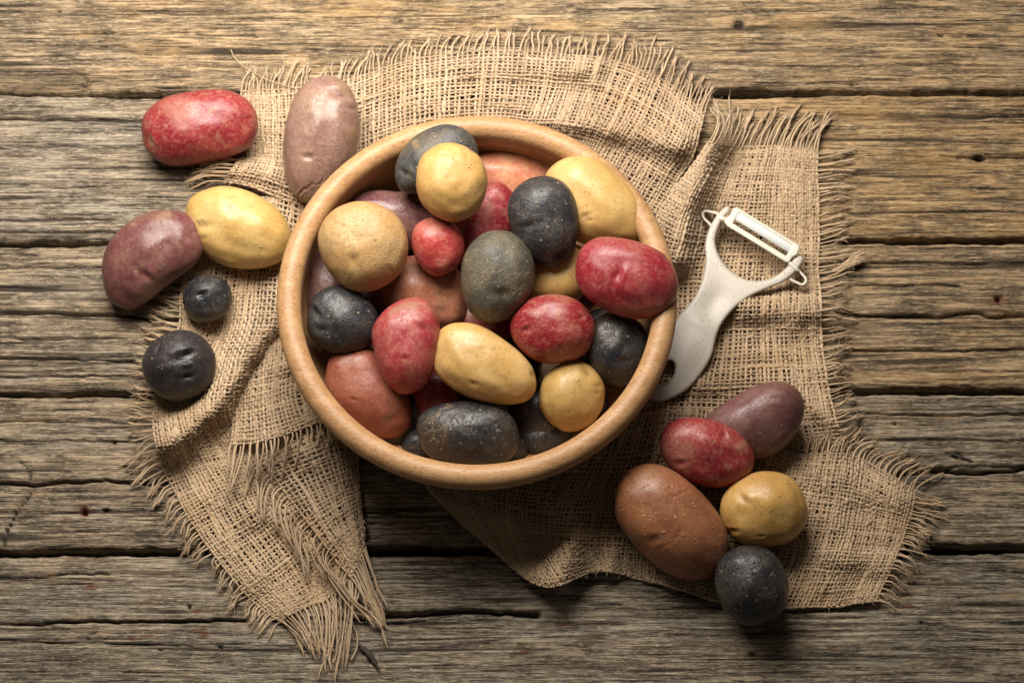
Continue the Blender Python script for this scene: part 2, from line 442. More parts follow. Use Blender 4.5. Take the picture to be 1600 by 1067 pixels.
NETS = {
    'A': ([[(378, 143), (450, 140), (540, 126), (640, 95), (760, 80), (870, 85), (960, 96), (1040, 128), (1100, 178)],
           [(380, 190), (450, 190), (540, 180), (640, 150), (755, 138), (860, 143), (940, 152), (1015, 187), (1085, 235)],
           [(385, 240), (450, 245), (540, 240), (640, 210), (750, 200), (840, 203), (915, 210), (980, 240), (1058, 285)],
           [(390, 290), (455, 300), (545, 300), (640, 270), (745, 262), (822, 262), (885, 270), (945, 300), (1028, 335)]],
          [[5, 5, 6, 7, 8, 8, 7, 7, 12], [5, 6, 9, 12, 10, 8, 8, 9, 12], [5, 7, 13, 20, 17, 15, 15, 14, 10], [4, 8, 16, 20, 18, 16, 14, 12, 6]]),
    'B': ([[(1108, 222), (1130, 228), (1165, 231), (1210, 230), (1245, 232), (1278, 236)],
           [(1082, 260), (1110, 268), (1150, 275), (1200, 275), (1240, 278), (1277, 280)],
           [(1050, 303), (1085, 318), (1135, 325), (1195, 325), (1240, 325), (1277, 325)],
           [(1022, 350), (1070, 370), (1130, 375), (1190, 375), (1238, 375), (1279, 375)],
           [(1000, 430), (1055, 430), (1120, 430), (1185, 430), (1236, 430), (1279, 430)],
           [(990, 490), (1050, 490), (1115, 490), (1180, 488), (1236, 486), (1282, 485)],
           [(975, 545), (1040, 545), (1110, 548), (1180, 545), (1240, 543), (1284, 542)],
           [(950, 600), (1025, 600), (1100, 603), (1180, 600), (1245, 597), (1292, 594)],
           [(920, 655), (1010, 655), (1095, 658), (1180, 658), (1250, 652), (1304, 646)],
           [(900, 705), (1000, 708), (1090, 712), (1180, 714), (1260, 708), (1322, 700)]],
          [[8, 8, 6, 5, 5, 5], [8, 8, 6, 5, 5, 5], [8, 8, 6, 6, 5, 5], [8, 8, 6, 6, 6, 5], [6, 6, 6, 6, 6, 5], [6, 6, 7, 8, 8, 6], [5, 5, 5, 5, 5, 4], [5, 5, 5, 5, 5, 4], [5, 5, 5, 6, 6, 5], [3, 3, 3, 3, 3, 3]]),
    'C': ([[(700, 650), (850, 655), (980, 650), (1100, 640), (1228, 705), (1330, 712), (1430, 768)],
           [(680, 702), (820, 725), (950, 730), (1090, 725), (1212, 758), (1322, 773), (1422, 804)],
           [(662, 750), (800, 790), (920, 800), (1060, 800), (1195, 818), (1312, 828), (1412, 840)],
           [(700, 795), (812, 845), (915, 858), (1040, 862), (1180, 880), (1295, 885), (1393, 888)],
           [(740, 832), (845, 915), (935, 892), (1030, 912), (1150, 942), (1270, 949), (1366, 940)]],
          [[6, 10, 12, 9, 14, 13, 8], [5, 9, 10, 8, 12, 14, 8], [6, 10, 12, 8, 9, 12, 8], [6, 12, 10, 7, 7, 9, 7], [6, 14, 6, 6, 5, 6, 6]]),
    'D': ([[(330, 310), (380, 310), (430, 310), (500, 330)],
           [(288, 430), (345, 425), (410, 420), (500, 430)],
           [(281, 505), (335, 505), (400, 505), (490, 505)],
           [(258, 580), (315, 575), (380, 570), (490, 560)],
           [(240, 650), (300, 645), (370, 640), (500, 620)],
           [(251, 715), (320, 700), (400, 690), (520, 670)],
           [(280, 780), (350, 750), (430, 730), (540, 700)],
           [(322, 850), (385, 815), (460, 775), (556, 740)],
           [(382, 925), (440, 890), (500, 840), (562, 800)],
           [(436, 970), (478, 948), (525, 925), (566, 880)]],
          [[5, 6, 8, 8], [4, 5, 6, 8], [4, 5, 7, 9], [4, 5, 8, 9], [4, 7, 8, 9], [4, 6, 7, 8], [4, 5, 6, 6], [4, 5, 5, 5], [4, 5, 5, 5], [4, 4, 4, 4]]),
    'E1': ([[(388, 530), (420, 512), (462, 495), (530, 485)],
            [(372, 585), (410, 575), (462, 560), (545, 550)],
            [(366, 640), (408, 632), (460, 617), (550, 598)],
            [(362, 692), (412, 688), (475, 668), (550, 636)]],
           [[30, 40, 40, 30], [20, 42, 46, 40], [18, 42, 50, 46], [20, 44, 52, 50]]),
    'E2': ([[(405, 712), (460, 690), (510, 670), (552, 655)],
            [(448, 772), (490, 752), (528, 738), (559, 728)],
            [(496, 836), (520, 815), (545, 798), (563, 788)],
            [(548, 902), (556, 885), (563, 868), (569, 852)]],
           [[24, 30, 30, 14], [26, 32, 30, 12], [22, 28, 24, 10], [12, 15, 13, 7]]),
    'F': ([[(374, 249), (412, 249), (452, 254), (505, 262)],
           [(362, 265), (402, 270), (446, 282), (500, 300)],
           [(350, 283), (390, 291), (440, 309), (490, 330)]],
          [[12, 14, 16, 18], [18, 20, 20, 20], [12, 14, 14, 14]]),
}
PITCH = 6.4

THICK = {'E1': 1.16, 'E2': 1.12, 'F': 1.1, 'B': 1.05}
class Patch:
    def __init__(s, key):
        xy, z = NETS[key]
        s.net = np.concatenate([np.array(xy, float), np.array(z, float)[..., None]], -1)
        s.rid = RIDGES.get(key, [])
        s.seed = sum(map(ord, key))
    def grid(s, u, v):
        """u across, v down: arrays -> (len(v), len(u), 3) world units"""
        g = crm(crm(s.net, np.asarray(v), 0), np.asarray(u), 1)
        x, y, z = g[..., 0], g[..., 1], g[..., 2].copy()
        for poly, w, h in s.rid:
            d, p = seg_dist(x, y, poly)
            e = np.exp(-(d / w) ** 2)
            z += 1.25 * h * e
        z += vn(x / 50, y / 50, s.seed) * 19 - 6 + (vn(x / 19, y / 19, s.seed + 1) - .5) * 4.5
        z = np.maximum(z, 2.6 + 0 * z)
        return at(x, y, z)

TV, TF, TS, nv_ = [], [], [], 0
def add_tubes(P, R, shade, sides=6):
    """P (m,n,3) R (m,n) shade (m,)"""
    global nv_
    m, n, _ = P.shape
    T = np.gradient(P, axis=1); T /= np.linalg.norm(T, axis=-1, keepdims=True) + 1e-9
    up = np.zeros_like(T); up[..., 2] = 1
    steep = np.abs(T[..., 2]) > .93
    up[steep] = (1, 0, 0)
    S = np.cross(T, up); S /= np.linalg.norm(S, axis=-1, keepdims=True) + 1e-9
    N = np.cross(S, T)
    a = np.linspace(0, 2 * np.pi, sides, endpoint=False)
    V = P[:, :, None] + R[:, :, None, None] * (np.cos(a)[:, None] * S[:, :, None] + .85 * np.sin(a)[:, None] * N[:, :, None])
    idx = np.arange(m * n * sides).reshape(m, n, sides) + nv_
    nx_ = np.roll(idx, -1, axis=2)
    F = np.stack([idx[:, :-1], nx_[:, :-1], nx_[:, 1:], idx[:, 1:]], -1).reshape(-1, 4)
    TV.append(V.reshape(-1, 3)); TF.append(F); TS.append(np.repeat(shade, n * sides))
    nv_ += m * n * sides

def flush(name, parent, kind='stuff', label=None):
    global TV, TF, TS, nv_
    o = mesh_np(name, np.vstack(TV), np.vstack(TF), JUTE, None, {'shade': np.concatenate(TS)})
    o.parent = parent
    tag(o, label=label, kind=kind)
    TV, TF, TS, nv_ = [], [], [], 0
    return o

HAIR_SRC = []
def weave(key, parent, label):
    p = Patch(key)
    g = p.grid(np.linspace(0, 1, 60), np.linspace(0, 1, 60))
    wlen = np.linalg.norm(np.diff(g, axis=1), axis=-1).sum(1).mean()
    hlen = np.linalg.norm(np.diff(g, axis=0), axis=-1).sum(0).mean()
    nu = int(wlen / PITCH); nv = int(hlen / PITCH)
    p.nu, p.nv = nu, nv
    us = (np.arange(nu)) / (nu - 1); vs = np.arange(nv) / (nv - 1)
    A = 1.35
    def normals(G):
        du = np.gradient(G, axis=1); dv = np.gradient(G, axis=0)
        n = np.cross(dv, du); return n / (np.linalg.norm(n, axis=-1, keepdims=True) + 1e-9)
    # threads running down (warp)
    M = 2 * nv - 1
    vv = np.linspace(0, 1, M)
    G = p.grid(us, vv); N = normals(G)
    s = np.arange(M) / 2.0
    sgn = np.where(np.arange(nu) % 2 == 0, 1, -1)
    W = A * np.cos(np.pi * s)[:, None] * sgn[None]
    Su = np.gradient(G, axis=1); Su /= np.linalg.norm(Su, axis=-1, keepdims=True) + 1e-9
    jit = (vn(np.arange(nu)[None] * 1.0 + 0 * s[:, None], s[:, None] / 7, p.seed + 5) - .5) * 3.4 + (vn(np.arange(nu)[None] * 3.0 + 0 * s[:, None], s[:, None] / 2, p.seed + 6) - .5) * 1.5
    Pw = G + N * W[..., None] + Su * jit[..., None]
    thick = .78 + .5 * rng.random(nu) ** 1.5
    R = 2.12 * thick[None] * (.78 + .55 * (vn(np.arange(nu)[None] * 9.0 + 0 * s[:, None], s[:, None] / 4, p.seed + 17) > .86) + .44 * vn(np.arange(nu)[None] * 5.0 + 0 * s[:, None], s[:, None] / 3, p.seed + 7))
    R = R * THICK.get(key, 1.0)
    sh = np.clip(rng.normal(.5, .22, nu), 0, 1)
    Pd = np.moveaxis(Pw, 1, 0); add_tubes(Pd, R.T, sh)
    HAIR_SRC.append(Pd.reshape(-1, 3))
    # threads running across (weft)
    M2 = 2 * nu - 1
    uu = np.linspace(0, 1, M2)
    G2 = p.grid(uu, vs); N2 = normals(G2)
    s2 = np.arange(M2) / 2.0
    sgn2 = np.where(np.arange(nv) % 2 == 0, -1, 1)
    W2 = A * np.cos(np.pi * s2)[None] * sgn2[:, None]
    Sv = np.gradient(G2, axis=0); Sv /= np.linalg.norm(Sv, axis=-1, keepdims=True) + 1e-9
    jit2 = (vn(np.arange(nv)[:, None] * 1.0 + 0 * s2[None], s2[None] / 7, p.seed + 8) - .5) * 3.4 + (vn(np.arange(nv)[:, None] * 3.0 + 0 * s2[None], s2[None] / 2, p.seed + 9) - .5) * 1.5
    P2 = G2 + N2 * W2[..., None] + Sv * jit2[..., None]
    thick2 = .75 + .5 * rng.random(nv) ** 1.5
    R2 = 1.85 * thick2[:, None] * (.78 + .55 * (vn(np.arange(nv)[:, None] * 9.0 + 0 * s2[None], s2[None] / 4, p.seed + 18) > .86) + .44 * vn(np.arange(nv)[:, None] * 5.0 + 0 * s2[None], s2[None] / 3, p.seed + 10))
    R2 = R2 * THICK.get(key, 1.0)
    sh2 = np.clip(rng.normal(.58, .22, nv), 0, 1)
    add_tubes(P2, R2, sh2)
    HAIR_SRC.append(P2.reshape(-1, 3))
    p.warp = Pd; p.weft = P2; p.sh = sh; p.sh2 = sh2
    flush("weave", parent, label=label)
    return p

FR = []          # fringe strands collected: (root, direction, tip(px,py,z), shade)
def fringe(p, side, tips, frac=(0, 1), dens=1.0, lift=6, rnd=4.0, clump=.85, ztip=3.0, rad=1.45):
    """strands that continue the threads of one side of a woven patch; tips = picture polyline"""
    if side == 'top': src = p.warp; sh = p.sh; e, e2 = 0, 3
    elif side == 'bottom': src = p.warp; sh = p.sh; e, e2 = -1, -4
    elif side == 'left': src = p.weft; sh = p.sh2; e, e2 = 0, 3
    else: src = p.weft; sh = p.sh2; e, e2 = -1, -4
    n = len(src)
    i0, i1 = int(frac[0] * (n - 1)), int(frac[1] * (n - 1))
    tp = np.array(tips, float)
    dd_ = np.concatenate([[0], np.cumsum(np.hypot(*np.diff(tp, axis=0).T))]); dd_ /= dd_[-1]
    tt_ = np.linspace(0, 1, 80); tp = np.stack([np.interp(tt_, dd_, tp[:, 0]), np.interp(tt_, dd_, tp[:, 1])], -1)
    rts = np.array([src[q][e] for q in range(i0, i1 + 1)])
    ra_ = np.concatenate([[0], np.cumsum(np.linalg.norm(np.diff(rts, axis=0), axis=1))]); ra_ /= ra_[-1] + 1e-9
    # clumps of neighbouring strands lean together
    cid = 0; cl = []
    i = i0
    while i <= i1:
        k = random.choice([1, 1, 2, 2, 3, 3, 4])
        off = (random.gauss(0, 1.2 * rnd), random.gauss(0, .5 * rnd), random.uniform(-.12, .1))
        for q in range(k): cl.append((cid, k, q, off))
        i += k; cid += 1
    for j, i in enumerate(range(i0, i1 + 1)):
        if random.random() > dens: continue
        t = ra_[j]
        c, k, q, off = cl[j]
        tc = (t - (q - (k - 1) / 2) / max(1, i1 - i0) * clump)
        f = np.clip(tc, 0, 1) * (len(tp) - 1); a = min(int(f), len(tp) - 2); w = f - a
        tx, ty = tp[a] * (1 - w) + tp[a + 1] * w
        root = src[i][e]; d = root - src[i][e2]; d /= np.linalg.norm(d) + 1e-9
        tip = at(tx + off[0] + random.gauss(0, rnd * .5), ty + off[1] + random.gauss(0, rnd * .5), max(2.0, ztip + random.uniform(-1, 4)))
        tip = root + (tip - root) * ((.97 + off[2] + random.gauss(0, .09)) * (random.uniform(.45, .8) if random.random() < .12 else 1))
        FR.append((root, d, tip, sh[i], lift + random.uniform(-2, 2), rad))

def build_fringe(parent, name="fringe", label=None):
    n = 12
    t = np.linspace(0, 1, n)
    P = []; R = []; S = []
    for root, d, tip, sh, lift, rad in FR:
        L = np.linalg.norm(tip - root)
        c1 = root + d * L * .42; c2 = tip - (tip - root) * .30
        c2 = c2 + np.array([random.gauss(0, 2), random.gauss(0, 2), lift * .8])
        B = ((1 - t) ** 3)[:, None] * root + (3 * (1 - t) ** 2 * t)[:, None] * c1 + (3 * (1 - t) * t ** 2)[:, None] * c2 + (t ** 3)[:, None] * tip
        ph = random.uniform(0, 6.3); k = random.uniform(1.5, 3.5)
        B[:, 0] += np.sin(t * k * 3 + ph) * 1.8 * t; B[:, 1] += np.cos(t * k * 2.6 + ph) * 1.8 * t
        B[:, 2] += np.sin(np.pi * t) * lift * .35
        B[:, 2] = np.maximum(B[:, 2], 1.8)
        th = rad * random.uniform(.7, 1.2) * np.interp(t, [0, .6, .88, 1], [1, 1.0, 1.35, .35])
        P.append(B); R.append(th); S.append(np.clip(sh + random.gauss(.05, .12), 0, 1))
        # frayed tip: fine fibres splaying out
        for q in range(14):
            s0 = random.uniform(.25, .99)
            b0 = B[int(s0 * (n - 1))]
            dd = (tip - root) / (L + 1e-6) + np.array([random.gauss(0, .38), random.gauss(0, .38), random.gauss(0, .3)])
            l2 = random.uniform(5, 14)
            HP.append(np.stack([b0, b0 + dd * l2 * .5 + rng.normal(0, .5, 3), b0 + dd * l2 + rng.normal(0, 1.6, 3)]))
            HS.append(np.clip(sh + .1, 0, 1))
    add_tubes(np.array(P), np.array(R), np.array(S), 6)
    FR.clear()
    return flush(name, parent, label=label)
HP, HS = [], []

cloth = empty("burlap_cloth", at(1200, 450, 0))
tag(cloth, "crumpled loose woven brown burlap cloth with frayed edges under the wooden bowl", "cloth")
croot = bpy.data.objects  # noqa
def reparent(o):
    o.location = Vector(o.location) - Vector(cloth.location)
_w = {}
for key, lab in (('A', "sunlit burlap above the bowl with a frayed top edge"), ('B', "burlap lying under the white peeler"), ('C', "burlap corner under the five potatoes on the right"),
                 ('D', "burlap strip running down the left to a frayed corner"), ('E2', "lower folded flap of burlap left below the bowl"), ('E1', "upper folded flap of burlap beside the bowl"), ('F', "small folded burlap corner beside the red potato")):
    _w[key] = weave(key, cloth, lab)
fringe(_w['A'], 'top', [(384, 104), (450, 100), (520, 104), (560, 92), (640, 62), (700, 52), (770, 48), (830, 52), (900, 55), (970, 60), (1030, 72), (1062, 90), (1092, 108), (1122, 140)], lift=4)
fringe(_w['B'], 'top', [(1112, 165), (1135, 158), (1165, 166), (1205, 169), (1250, 172), (1306, 184)], lift=6)
fringe(_w['B'], 'right', [(1330, 232), (1327, 300), (1328, 380), (1326, 440), (1326, 500), (1324, 545), (1322, 575), (1332, 610), (1342, 650), (1354, 684)], lift=5)
fringe(_w['C'], 'top', [(1268, 674), (1315, 676), (1360, 692), (1399, 703), (1441, 724), (1474, 736)], frac=(.72, 1), lift=6)
fringe(_w['C'], 'right', [(1468, 776), (1464, 815), (1446, 862), (1432, 895), (1414, 930), (1402, 955)], lift=4)
fringe(_w['D'], 'left', [(238, 420), (232, 470), (226, 520), (216, 560), (205, 600), (198, 650), (204, 715), (222, 770), (238, 800), (287, 845), (318, 885), (345, 922), (378, 965), (412, 1003)], frac=(.12, 1), lift=4)
fringe(_w['D'], 'bottom', [(478, 1012), (500, 1036), (525, 1042), (548, 1028)], lift=5, rnd=5)
fringe(_w['E1'], 'bottom', [(352, 772), (368, 765), (392, 752), (408, 752), (424, 748), (444, 748), (470, 735), (500, 720), (540, 700)], lift=10, ztip=30)
fringe(_w['E2'], 'left', [(376, 775), (398, 803), (425, 820), (440, 838), (464, 872), (502, 902), (520, 920), (545, 942), (575, 968), (600, 985)], lift=9, ztip=14)
fringe(_w['E2'], 'bottom', [(592, 992), (606, 985), (612, 975)], lift=5, ztip=5)
fringe(_w['F'], 'left', [(322, 250), (309, 262), (292, 284), (298, 296)], lift=6, ztip=12, rnd=2.5)
# the tuft on the right edge, the long pulled thread above the purple potato, stray threads
for q in range(9):
    r0 = at(1303 + random.uniform(-4, 4), 425 + random.uniform(-6, 6), 6); tp = at(1349 + random.uniform(-5, 4), 400 + random.uniform(-8, 8), 9)
    FR.append((r0, (tp - r0) / np.linalg.norm(tp - r0), tp, .4, 6, 1.7))
for q in range(7):
    r0 = at(1284 + random.uniform(-4, 4), 560 + q * 3, 5); tp = at(1320 + random.uniform(-6, 4), 575 + q * 3 + random.uniform(-6, 6), 7)
    FR.append((r0, (tp - r0) / np.linalg.norm(tp - r0), tp, .35, 7, 1.6))
for q in range(12):
    r0 = at(1080 + q * 4, 612 + random.uniform(-4, 4), 10); tp = at(1062 + q * 5.2 + random.uniform(-3, 3), 592 + random.uniform(-5, 5), 8)
    FR.append((r0, (tp - r0) / np.linalg.norm(tp - r0), tp, .15, 5, 1.6))
def stray(pts, z, rad=.8, sh=.6):
    pts = np.array(pts, float); t = np.linspace(0, 1, 26)
    q = crm(pts, t, 0)
    add_tubes(at(q[:, 0], q[:, 1], z + 0 * t)[None], np.full((1, 26), rad), np.array([sh]), 5)
stray([(361, 78), (366, 90), (380, 104), (400, 116), (425, 128), (460, 138)], 8, .9, .35)
stray([(276, 258), (290, 251), (300, 256), (303, 268)], 6, .35, .9)
stray([(247, 301), (275, 303), (300, 302), (330, 300)], 9, 1.0, .35)
stray([(520, 925), (540, 960), (556, 985), (558, 1010), (549, 1030)], 5, 1.3, .5)
stray([(508, 930), (530, 975), (533, 1005), (520, 1035)], 5, 1.3, .5)
stray([(405, 722), (425, 725), (445, 722)], 34, .9, .8)
build_fringe(cloth)
# loose fibres standing off every thread
src = np.vstack(HAIR_SRC)
pick = rng.integers(0, len(src), 15000)
b0 = src[pick]
az = rng.uniform(0, 2 * np.pi, len(b0)); el = rng.uniform(.05, .9, len(b0)); L = rng.uniform(3, 13, len(b0))
dr = np.stack([np.cos(az) * np.cos(el), np.sin(az) * np.cos(el), np.sin(el)], -1)
m1 = b0 + dr * L[:, None] * .5; e1 = b0 + dr * L[:, None] + rng.normal(0, 2.0, b0.shape)
H = np.stack([b0, m1, e1], 1)
H = np.concatenate([H, np.array(HP)], 0)
H[..., 2] = np.maximum(H[..., 2], 1.6)
hs = np.concatenate([rng.uniform(.4, 1, len(b0)), np.array(HS)])
hr = np.tile(np.array([.42, .32, .18]), (len(H), 1)) * rng.uniform(.7, 1.3, (len(H), 1))
add_tubes(H, hr, hs, 3)
flush("loose_fibres", cloth, label="fine loose fibres standing off the threads")
for o in list(cloth.children):
    o.location = -Vector(cloth.location)

# ---------------------------------------------------------------- bowl
def bowl_material():
    m = NT("beech_wood")
    rot = (0, 0, math.radians(8))
    cg = m.coords((1 / 150, 1 / 16, 1 / 16), rot=rot); cf = m.coords((1 / 8, 1 / 1.8, 1 / 2.0), rot=rot)
    cm = m.coords((1 / 60, 1 / 5, 1 / 5), rot=rot); cs = m.coords((1 / 90, 1 / 90, 1 / 90))
    g = m.noise(cg, 1, 3, .5, .5); f = m.noise(cf, 1, 1, .5); md = m.noise(cm, 1, 3, .55); s = m.noise(cs, 1, 2, .5)
    col = m.mix(m.smooth(g, .35, .65), (.38, .205, .088), (.47, .270, .125))
    col = m.mix(m.smooth(md, .4, .7, 0, .28), col, (.54, .315, .145))
    col = m.mix(m.smooth(s, .5, .75, 0, .35), col, (.47, .24, .10))
    fl = m.smooth(f, .57, .63, 0, .65)
    col = m.mix(fl, col, (.24, .115, .048))
    b = m.bump(f, .35, .5); b = m.bump(md, .6, .4, b)
    return m.done(col, m.smooth(md, .3, .7, .42, .54), b, spec=.40)
BEECH = bowl_material()
RIM_Z = 200.0
rc = at(745, 459, RIM_Z)
# outer silhouette edge at left/right gives the radius
R_OUT = (at(1058.5, 475, RIM_Z - 14)[0] - at(431.5, 475, RIM_Z - 14)[0]) / 2
BC = np.array([rc[0], rc[1], 0.0])
w = 18.5
prof = [(0, 6), (R_OUT * .50, 6), (R_OUT * .55, 10), (R_OUT * .70, 36), (R_OUT * .84, 76), (R_OUT * .92, 116), (R_OUT * .965, 158)]
rimc = (R_OUT - w, RIM_Z - w)
for a in np.linspace(-20, 200, 23):
    rad = math.radians(a)
    prof.append((rimc[0] + w * math.cos(rad), rimc[1] + w * math.sin(rad) * 1.0))
prof += [(R_OUT - 36.5, RIM_Z - 38), (R_OUT - 34, RIM_Z - 66), (R_OUT - 42, 104), (R_OUT - 62, 74), (R_OUT - 105, 46), (R_OUT * .40, 28), (0, 22)]
def lathe(name, prof, ctr, mat, seg=220, parent=None):
    pr = np.array(prof, float)
    # resample smoothly
    t = np.linspace(0, 1, len(pr) * 3); pr = crm(pr, t, 0); pr[:, 0] = np.maximum(pr[:, 0], 0.01)
    a = np.linspace(0, 2 * np.pi, seg, endpoint=False)
    V = np.stack([pr[:, 0][:, None] * np.cos(a), pr[:, 0][:, None] * np.sin(a), np.broadcast_to(pr[:, 1][:, None], (len(pr), seg))], -1)
    V = V + ctr
    idx = np.arange(len(pr) * seg).reshape(len(pr), seg); nx_ = np.roll(idx, -1, 1)
    F = np.stack([idx[:-1], nx_[:-1], nx_[1:], idx[1:]], -1).reshape(-1, 4)
    return mesh_np(name, V.reshape(-1, 3), F, mat, parent, origin=ctr)
bowl = lathe("wooden_bowl", prof, BC, BEECH)
tag(bowl, "round pale beech wooden bowl with thick rounded rim heaped with potatoes", "bowl")

# ---------------------------------------------------------------- potatoes
def potato_mat(name, c1, c2, c3, dot=None, dotamt=.5, dotsize=.17, scurf=None, scurfamt=0, rough=.42, markcol=(.12, .05, .03), sc=1.0, spec=.45, bumpy=.5):
    m = NT(name)
    c = m.coords((1, 1, 1), rnd=True)
    n1 = m.noise(c, 1 / 46, 3, .55); n2 = m.noise(c, 1 / 17, 4, .6); n3 = m.noise(c, 1 / 3.0, 3, .6); n4 = m.noise(c, 1 / 80, 1, .5)
    n5 = m.noise(c, 1 / 8, 4, .7, 1.4)
    col = m.mix(m.smooth(n1, .36, .64), c1, c2)
    col = m.mix(m.smooth(n4, .48, .68, 0, .6), col, c3)
    col = m.mix(m.smooth(n2, .52, .70, 0, .75), col, c3)
    n6 = m.noise(c, 1 / 6.5, 5, .7)
    col = m.mix(m.smooth(n6, .50, .66, 0, .38), col, tuple(x * 1.25 + .012 for x in c3))
    col = m.mix(m.smooth(n6, .47, .33, 0, .45), col, tuple(x * .62 for x in c1))
    col = m.mix(m.smooth(n3, .35, .7, 0, .22), col, tuple(x * .5 for x in c1))
    h = n3
    b = m.bump(n2, 1.8, .5 * bumpy); b = m.bump(n6, 1.3, .6 * bumpy, b); b = m.bump(n3, .7, .8 * bumpy, b)
    if scurf:
        sf = m.math('MULTIPLY', m.smooth(n5, .52, .66), m.smooth(n1, .42, .62))
        sf = m.math('MULTIPLY', sf, scurfamt, clamp=True)
        col = m.mix(sf, col, scurf); b = m.bump(sf, 1.0, .7, b)
    if dot:
        for scl, k in ((1 / 9.0, 1.0), (1 / 15.0, .95)):
            v = m.voro(c, scl)
            on = m.math('LESS_THAN', m.n.new('ShaderNodeSeparateColor').outputs[0] if False else sep(m, v.outputs['Color']), dotamt)
            jag = m.math('MULTIPLY_ADD', n3, .14, -.07)
            dd = m.math('ADD', v.outputs['Distance'], jag)
            d = m.math('MULTIPLY', m.smooth(dd, dotsize * 1.25, dotsize * .5), on)
            col = m.mix(m.math('MULTIPLY', d, .8 * k), col, dot)
            b = m.bump(d, .9, .8, b)
    mk = m.attr('mark')
    col = m.mix(m.math('MULTIPLY', mk, .85, clamp=True), col, markcol)
    sb = m.attr('scab')
    col = m.mix(m.math('MULTIPLY', sb, m.smooth(n3, .38, .58, .12, .8), clamp=True), col, (.27, .17, .085))
    rg = m.math('ADD', m.smooth(n6, .35, .65, rough - .13, rough + .07), m.math('MULTIPLY', sb, .25))
    return m.done(col, rg, b, spec=spec, Subsurface_Weight=.0)
def sep(m, c):
    s = m.n.new('ShaderNodeSeparateColor'); m.l.new(c, s.inputs[0]); return s.outputs[0]

KIND = {
    'yellow': dict(c1=(.54, .325, .105), c2=(.61, .40, .165), c3=(.46, .27, .085), dot=(.36, .20, .07), dotamt=.16, dotsize=.13, rough=.40, markcol=(.36, .19, .06), bumpy=.45),
    'gold': dict(c1=(.46, .255, .08), c2=(.55, .335, .125), c3=(.40, .21, .06), dot=(.30, .16, .05), dotamt=.2, dotsize=.13, scurf=(.44, .27, .11), scurfamt=.4, rough=.45, markcol=(.27, .12, .045), bumpy=.5),
    'red': dict(c1=(.225, .018, .025), c2=(.30, .040, .040), c3=(.36, .145, .095), dot=(.42, .17, .11), dotamt=.30, dotsize=.095, scurf=(.36, .16, .10), scurfamt=.5, rough=.40, markcol=(.26, .02, .045), bumpy=.45),
    'black': dict(c1=(.018, .019, .023), c2=(.035, .031, .030), c3=(.068, .053, .040), dot=(.26, .18, .11), dotamt=.60, dotsize=.15, scurf=(.10, .074, .047), scurfamt=.6, rough=.38, markcol=(.008, .007, .008), bumpy=.8),
    'grey': dict(c1=(.055, .053, .045), c2=(.085, .074, .053), c3=(.115, .088, .055), dot=(.30, .22, .13), dotamt=.6, dotsize=.15, scurf=(.27, .20, .12), scurfamt=.85, rough=.48, markcol=(.02, .017, .014), bumpy=1.0),
    'mauve': dict(c1=(.135, .052, .055), c2=(.20, .088, .082), c3=(.23, .12, .085), dot=(.36, .24, .17), dotamt=.42, dotsize=.10, scurf=(.22, .13, .085), scurfamt=.4, rough=.40, markcol=(.10, .03, .03), bumpy=.55),
    'rose': dict(c1=(.36, .125, .078), c2=(.45, .165, .10), c3=(.40, .185, .11), dot=(.46, .25, .15), dotamt=.34, dotsize=.10, scurf=(.38, .19, .10), scurfamt=.3, rough=.42, markcol=(.25, .085, .05), bumpy=.45),
    'russet': dict(c1=(.25, .095, .042), c2=(.31, .135, .055), c3=(.29, .11, .06), dot=(.42, .15, .10), dotamt=.62, dotsize=.17, rough=.38, markcol=(.20, .055, .035), bumpy=.55),
}
def ico(sub):
    import bmesh
    bm = bmesh.new(); bmesh.ops.create_icosphere(bm, subdivisions=sub, radius=1.0)
    V = np.array([v.co[:] for v in bm.verts]); F = np.array([[v.index for v in f.verts] for f in bm.faces]); bm.free()
    return V, F
ICO_HI = ico(6); ICO_LO = ico(5)

